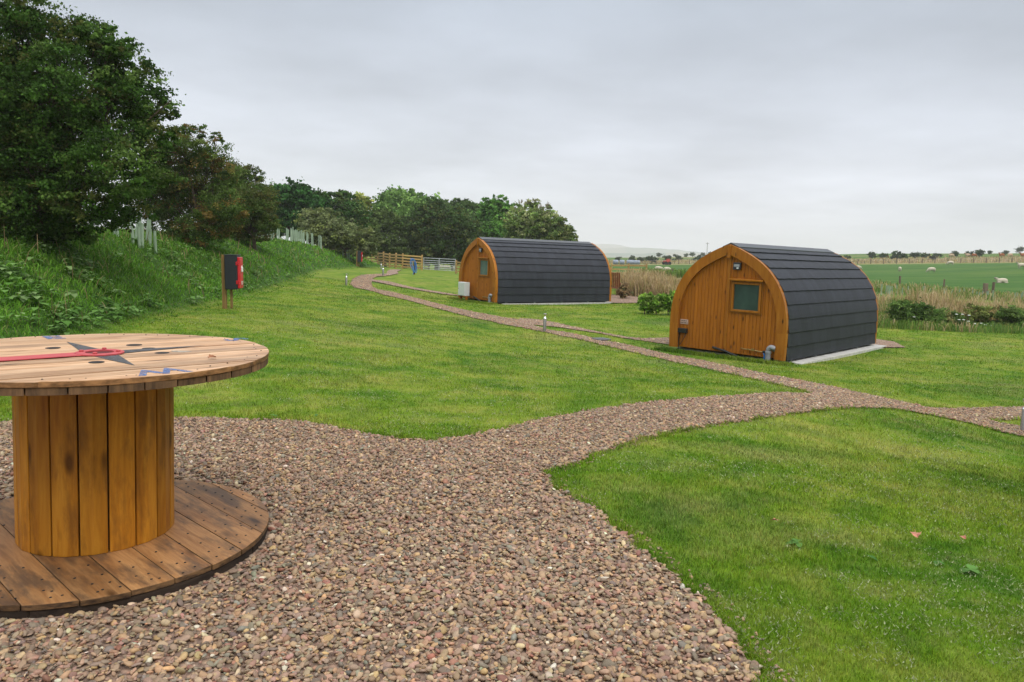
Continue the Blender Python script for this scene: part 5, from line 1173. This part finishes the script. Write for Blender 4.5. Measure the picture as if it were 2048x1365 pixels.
def place(proto, u, v, d, rz, s, lab, cat='sheep', group=None, m=None, name='sheep'):
    if proto.name in used:
        o = proto.copy(); COL.objects.link(o)
        if m: o.data = proto.data.copy(); o.data.materials[0] = m
    else: o = proto; used.add(proto.name)
    if m and o is proto: o.data.materials[0] = m
    o.name = name; x, y = (at(u, v, d)[:2] if d < 300 else G(u, v + 3, 60)[0]); o.location = (x, y, gz(x, y) - .02); o.scale = (s, s, s); o.rotation_euler = (0, 0, R(rz)); tag(o, lab, cat, group)
GS = 'sheep grazing in the pasture'
place(sg, 1863, 543, 118, 180, 1.02, 'cream sheep grazing side-on in mid pasture, head down to the left', group=GS)
place(sy_, 2004, 562, 76, 178, .98, 'cream sheep lying down in the pasture near the right edge', group=GS)
place(ss, 2043, 533, 112, 180, 1.05, 'cream sheep half cut by the right edge of the photo', group=GS)
place(sg, 1800, 535, 135, 70, 1.0, 'cream sheep seen end-on in the pasture, left of the side-on grazing one', group=GS)
place(sg, 1716, 532, 145, -20, 1.0, 'cream sheep grazing just right of the near pod roof', group=GS)
place(sg, 1694, 531, 148, 0, 1.0, 'cream sheep partly hidden behind the near pod roof', group=GS)
place(sg, 1901, 527, 165, 170, 1.1, 'cream sheep by the far wire fence at the top of the pasture', group=GS)
place(sg, 1317, 543, 115, -10, 1.0, 'cream sheep, left one of the two between the pods', group=GS)
place(sg, 1334, 545, 110, 15, 1.0, 'cream sheep, right one of the two between the pods', group=GS)
GP = 'sheep in the pen behind the gate'
for u, v, d, rz, lab in ((813, 534, 98, 0, 'cream sheep behind the timber rails left of the gate'), (886, 538, 105, 200, 'cream sheep left one of the close pair behind the metal gate'), (894, 540, 103, 20, 'cream sheep right one of the close pair behind the metal gate'), (907, 540, 100, 90, 'cream sheep behind the right end of the metal gate'), (877, 540, 108, 60, 'cream sheep furthest left behind the metal gate')):
    place(sg, u, v, d, rz, .78, lab, group=GP)
for i, (u, d, m) in enumerate(((1771, 330, M_cow), (1855, 325, M_cow), (1903, 335, M_cowp), (1935, 335, M_cowp), (1948, 330, M_cow), (2003, 330, M_cow), (2020, 328, M_cowp), (2045, 335, M_cow))):
    place(ss if i % 2 else sg, u, 514, d, 180 * (i % 2) + 20, 1.6, 'brown cow on the far hillside under the skyline' if m is M_cow else 'pale fawn cow on the far hillside under the skyline', 'cow', 'brown cows on the hillside' if m is M_cow else 'pale cows on the hillside', m, 'cow')

# ------------------------------------------------------------------ far bushes, bales, machine
def far_bush(u, v, r, d, lab, group, cols=None, stem=False):
    (tx, ty) = G(u, v + r * .9, 60)[0]; d = ty; tz = gz(tx, ty); zc = at(u, v, d)[2] - tz; rr = r / F * d; root = empty('hawthorn_bush', (tx, ty, tz), 0, lab, 'bush', group)
    C = [(rng.uniform(-.5, .5) * rr, 0, zc + rng.uniform(-.2, .2) * rr) for _ in range(3)]; leaf_cloud('crown', C, [[rr * .75, rr * .7, rr * .55]] * 3, 700, rr * .30, cols or [(.035, .065, .022), (.05, .085, .03)], root, 12, .3)
    mb = MB(); mb.tube([(0, 0, -.2), (.1 * rr, 0, zc * .6), (0, 0, zc)], [.16, .12, .06], 6); mb.build('trunk', M_bark, root)
GR = 'hawthorn bushes along the skyline right of the near pod'
for u, v, r, lab in ((1677, 513, 6, 'small dark bush on the far slope nearest the near pod roof'), (1694, 515, 6, 'second small bush right of the near pod roof on the far slope'), (1743, 511, 9, 'rounded dark bush left of the widest one on the far slope'), (1765, 512, 9, 'dark bush beside the leftmost brown cow'),
                     (1794, 511, 13, 'widest dark bush on the far slope'), (1831, 510, 10, 'upright dark bush on the far slope right of the widest one'), (1849, 511, 8, 'dark bush beside the second brown cow'), (1874, 510, 7, 'small dark bush right of the second brown cow'), (1907, 509, 8, 'dark bush behind the pale cow on the skyline'),
                     (1937, 508, 7, 'dark bush beside the pair of cows on the skyline'), (1958, 506, 10, 'tallest dark skyline bush right of the pair of cows'), (1978, 505, 5, 'tiny bush poking over the skyline'), (2010, 506, 6, 'low bush on the skyline near the right edge'), (2039, 500, 8, 'umbrella shaped tree standing up on the skyline at the right edge')):
    far_bush(u, v, r, 325, lab, GR)
tagx = 'dark scrub patch lying in the dry grass above the pasture'
far_bush(1866, 517, 7, 200, tagx, None, [(.06, .05, .035), (.04, .045, .025)])
GL = 'bushes along the far field boundary between the pods'
for u, v, r, lab in ((1236, 519, 8, 'dark bush above the left wrapped bales'), (1262, 519, 9, 'dark bush above the long row of wrapped bales'), (1283, 520, 8, 'pale green bush right of the bales'), (1302, 519, 10, 'dark rounded bush below the lone tree on the field boundary'), (1318, 510, 6, 'small lone tree standing up above the field boundary'),
                     (1338, 517, 9, 'dark bush behind the red farm machine'), (1360, 517, 9, 'dark bush right of the red farm machine'), (1373, 510, 5, 'small tree left of the bare pole'), (1385, 509, 6, 'bush on the rise just left of the bare pole'), (1395, 517, 9, 'lower dark bush on the field boundary near the near pod'), (1407, 509, 5, 'small tree near the near pod peak, left'), (1423, 508, 6, 'small tree nearest the near pod peak'), (1352, 511, 5, 'small tree on the boundary behind the red machine, upper row')):
    far_bush(u, v, r, 300, lab, GL, [(.045, .075, .03), (.07, .10, .04)])
x, y, z = at(1413.5, 512, 300); mb = MB(); mb.tube([(0, 0, -1), (0, 0, 6.2)], [.13, .08], 6); mb.box((0, 0, 5.8), (1.4, .1, .1)); o = mb.build('utility_pole', M_oldpost, None); o.location = (x, y, gz(x, y)); tag(o, 'thin bare utility pole above the distant bushes left of the near pod peak', 'pole')
M_wrapb = simple('bale_wrap', (.20, .24, .30), .35, nscale=3, amt=.2); M_wrape = simple('bale_end', (.36, .46, .38), .6)
for u0, u1, lab in ((1226, 1236, 'wrapped silage bale, leftmost, nearest the farther pod'), (1239, 1248, 'wrapped silage bale left of the long bale row'), (1253, 1279, 'long row of wrapped silage bales with a pale end')):
    d = 205; a = at(u0, 530, d); b = at(u1, 530, d); L = b[0] - a[0]; root = empty('silage_bale', (a[0], d, gz(a[0], d)), R(-4), lab, 'bale', 'wrapped bales by the field boundary')
    Rx = Matrix.Rotation(R(90), 3, 'Y'); mb = MB(); k = max(1, round(L / 1.5)); prof = []
    for i in range(k): prof += [(.58, L * i / k), (.64, L * (i + .12) / k), (.64, L * (i + .88) / k), (.58, L * (i + 1) / k - .001)]
    mb.lathe((0, 0, .62), prof, 20, Rx); mb.build('wrapping', M_wrapb, root, smooth=True)
    mb = MB(); mb.lathe((L + .005, -.02, .62), [(.58, 0), (.55, .06)], 20, Rx); mb.build('end_cap', M_wrape, root)
x, y, _ = at(1333, 528, 180); fm = empty('farm_machine', (x, y, gz(x, y)), R(20), 'small red farm machine parked in the dry grass between the pods', 'farm machine')
M_mred = simple('machine_red', (.45, .05, .03), .5); mb = MB(); mb.box((0, 0, .8), (1.5, .9, .45)); mb.box((.4, 0, 1.2), (.7, .7, .5)); mb.build('body', M_mred, fm, bevel=.06)
mb = MB(); mb.tube([(-.7, 0, .8), (-1.8, 0, .5)], .06, 6); mb.build('drawbar', M_black, fm)
for sx in (-.5, .6):
    for sy2 in (-.5, .5):
        mb = MB(); mb.lathe((sx, sy2, .42), [(.2, -.1), (.42, -.1), (.42, .1), (.2, .1)], 16, Matrix.Rotation(R(90), 3, 'X')); mb.build('wheel', M_black, fm)

# ------------------------------------------------------------------ distant hills
def hill_mat():
    m, nt, b, N = mat('hill_fields'); g = N('ShaderNodeNewGeometry'); vo = N('ShaderNodeTexVoronoi'); vo.inputs['Scale'].default_value = 1
    nt.links.new(scaled(N, nt, g.outputs['Position'], (.0045, .0022, .0)), vo.inputs['Vector']); s = N('ShaderNodeSeparateColor'); nt.links.new(vo.outputs['Color'], s.inputs[0])
    c = rampn(N, nt, s.outputs[0], [(.1, (.10, .14, .08)), (.4, (.26, .23, .16)), (.6, (.14, .17, .10)), (.9, (.32, .27, .19))]); nt.links.new(c, b.inputs['Base Color']); b.inputs['Roughness'].default_value = .95; return m
M_hill = hill_mat()
def ridge(pts, d, back):
    V = []; Fs = []; n = 90; us = np.linspace(pts[0][0], pts[-1][0], n); vs_ = np.interp(us, [p[0] for p in pts], [p[1] for p in pts]) + (vnoise(us, us * 0, 14, int(d)) - .5) * 1.6
    for u, v in zip(us, vs_):
        c = at(u, v, d)
        for t in np.linspace(0, 1, 8): V.append((c[0] * (1 - back * (1 - t) / d), d - back * (1 - t), -20 + (c[2] + 20) * math.sin(t * math.pi / 2)))
        V.append((c[0] * 1.1, d + back, -20))
    for i in range(n - 1):
        for k in range(8): a = i * 9 + k; Fs.append((a, a + 9, a + 10, a + 1))
    o = big('hills', V, Fs, M_hill, smooth=True); o['kind'] = 'structure'; o['label'] = 'hazy distant hills with pale fields between the pods'
ridge([(700, 492), (1000, 489), (1195, 487.5), (1230, 488), (1262, 496), (1300, 501), (1400, 507), (1600, 520), (2200, 545)], 4200, 700)
ridge([(700, 500), (1100, 497), (1200, 496), (1260, 495), (1310, 496.5), (1360, 500.5), (1420, 507), (1500, 514), (2200, 545)], 3300, 600)
ridge([(700, 505), (1200, 506), (1280, 507), (1350, 505), (1430, 510), (1550, 516), (2200, 545)], 2400, 500)
# ------------------------------------------------------------------ haze
mb = MB(); mb.box((0, 2480, 0), (9600, 5160, 300)); hm = bpy.data.materials.new('haze_air'); hm.use_nodes = True; nt = hm.node_tree; nt.nodes.clear()
ho = nt.nodes.new('ShaderNodeOutputMaterial'); pv = nt.nodes.new('ShaderNodeVolumePrincipled'); pv.inputs['Color'].default_value = (.985, .965, 1.0, 1); pv.inputs['Density'].default_value = .00037; pv.inputs['Anisotropy'].default_value = 0
nt.links.new(pv.outputs[0], ho.inputs['Volume']); hz_o = mb.build('haze', hm, None); hz_o['kind'] = 'stuff'; hz_o['label'] = 'pale haze in the far air'
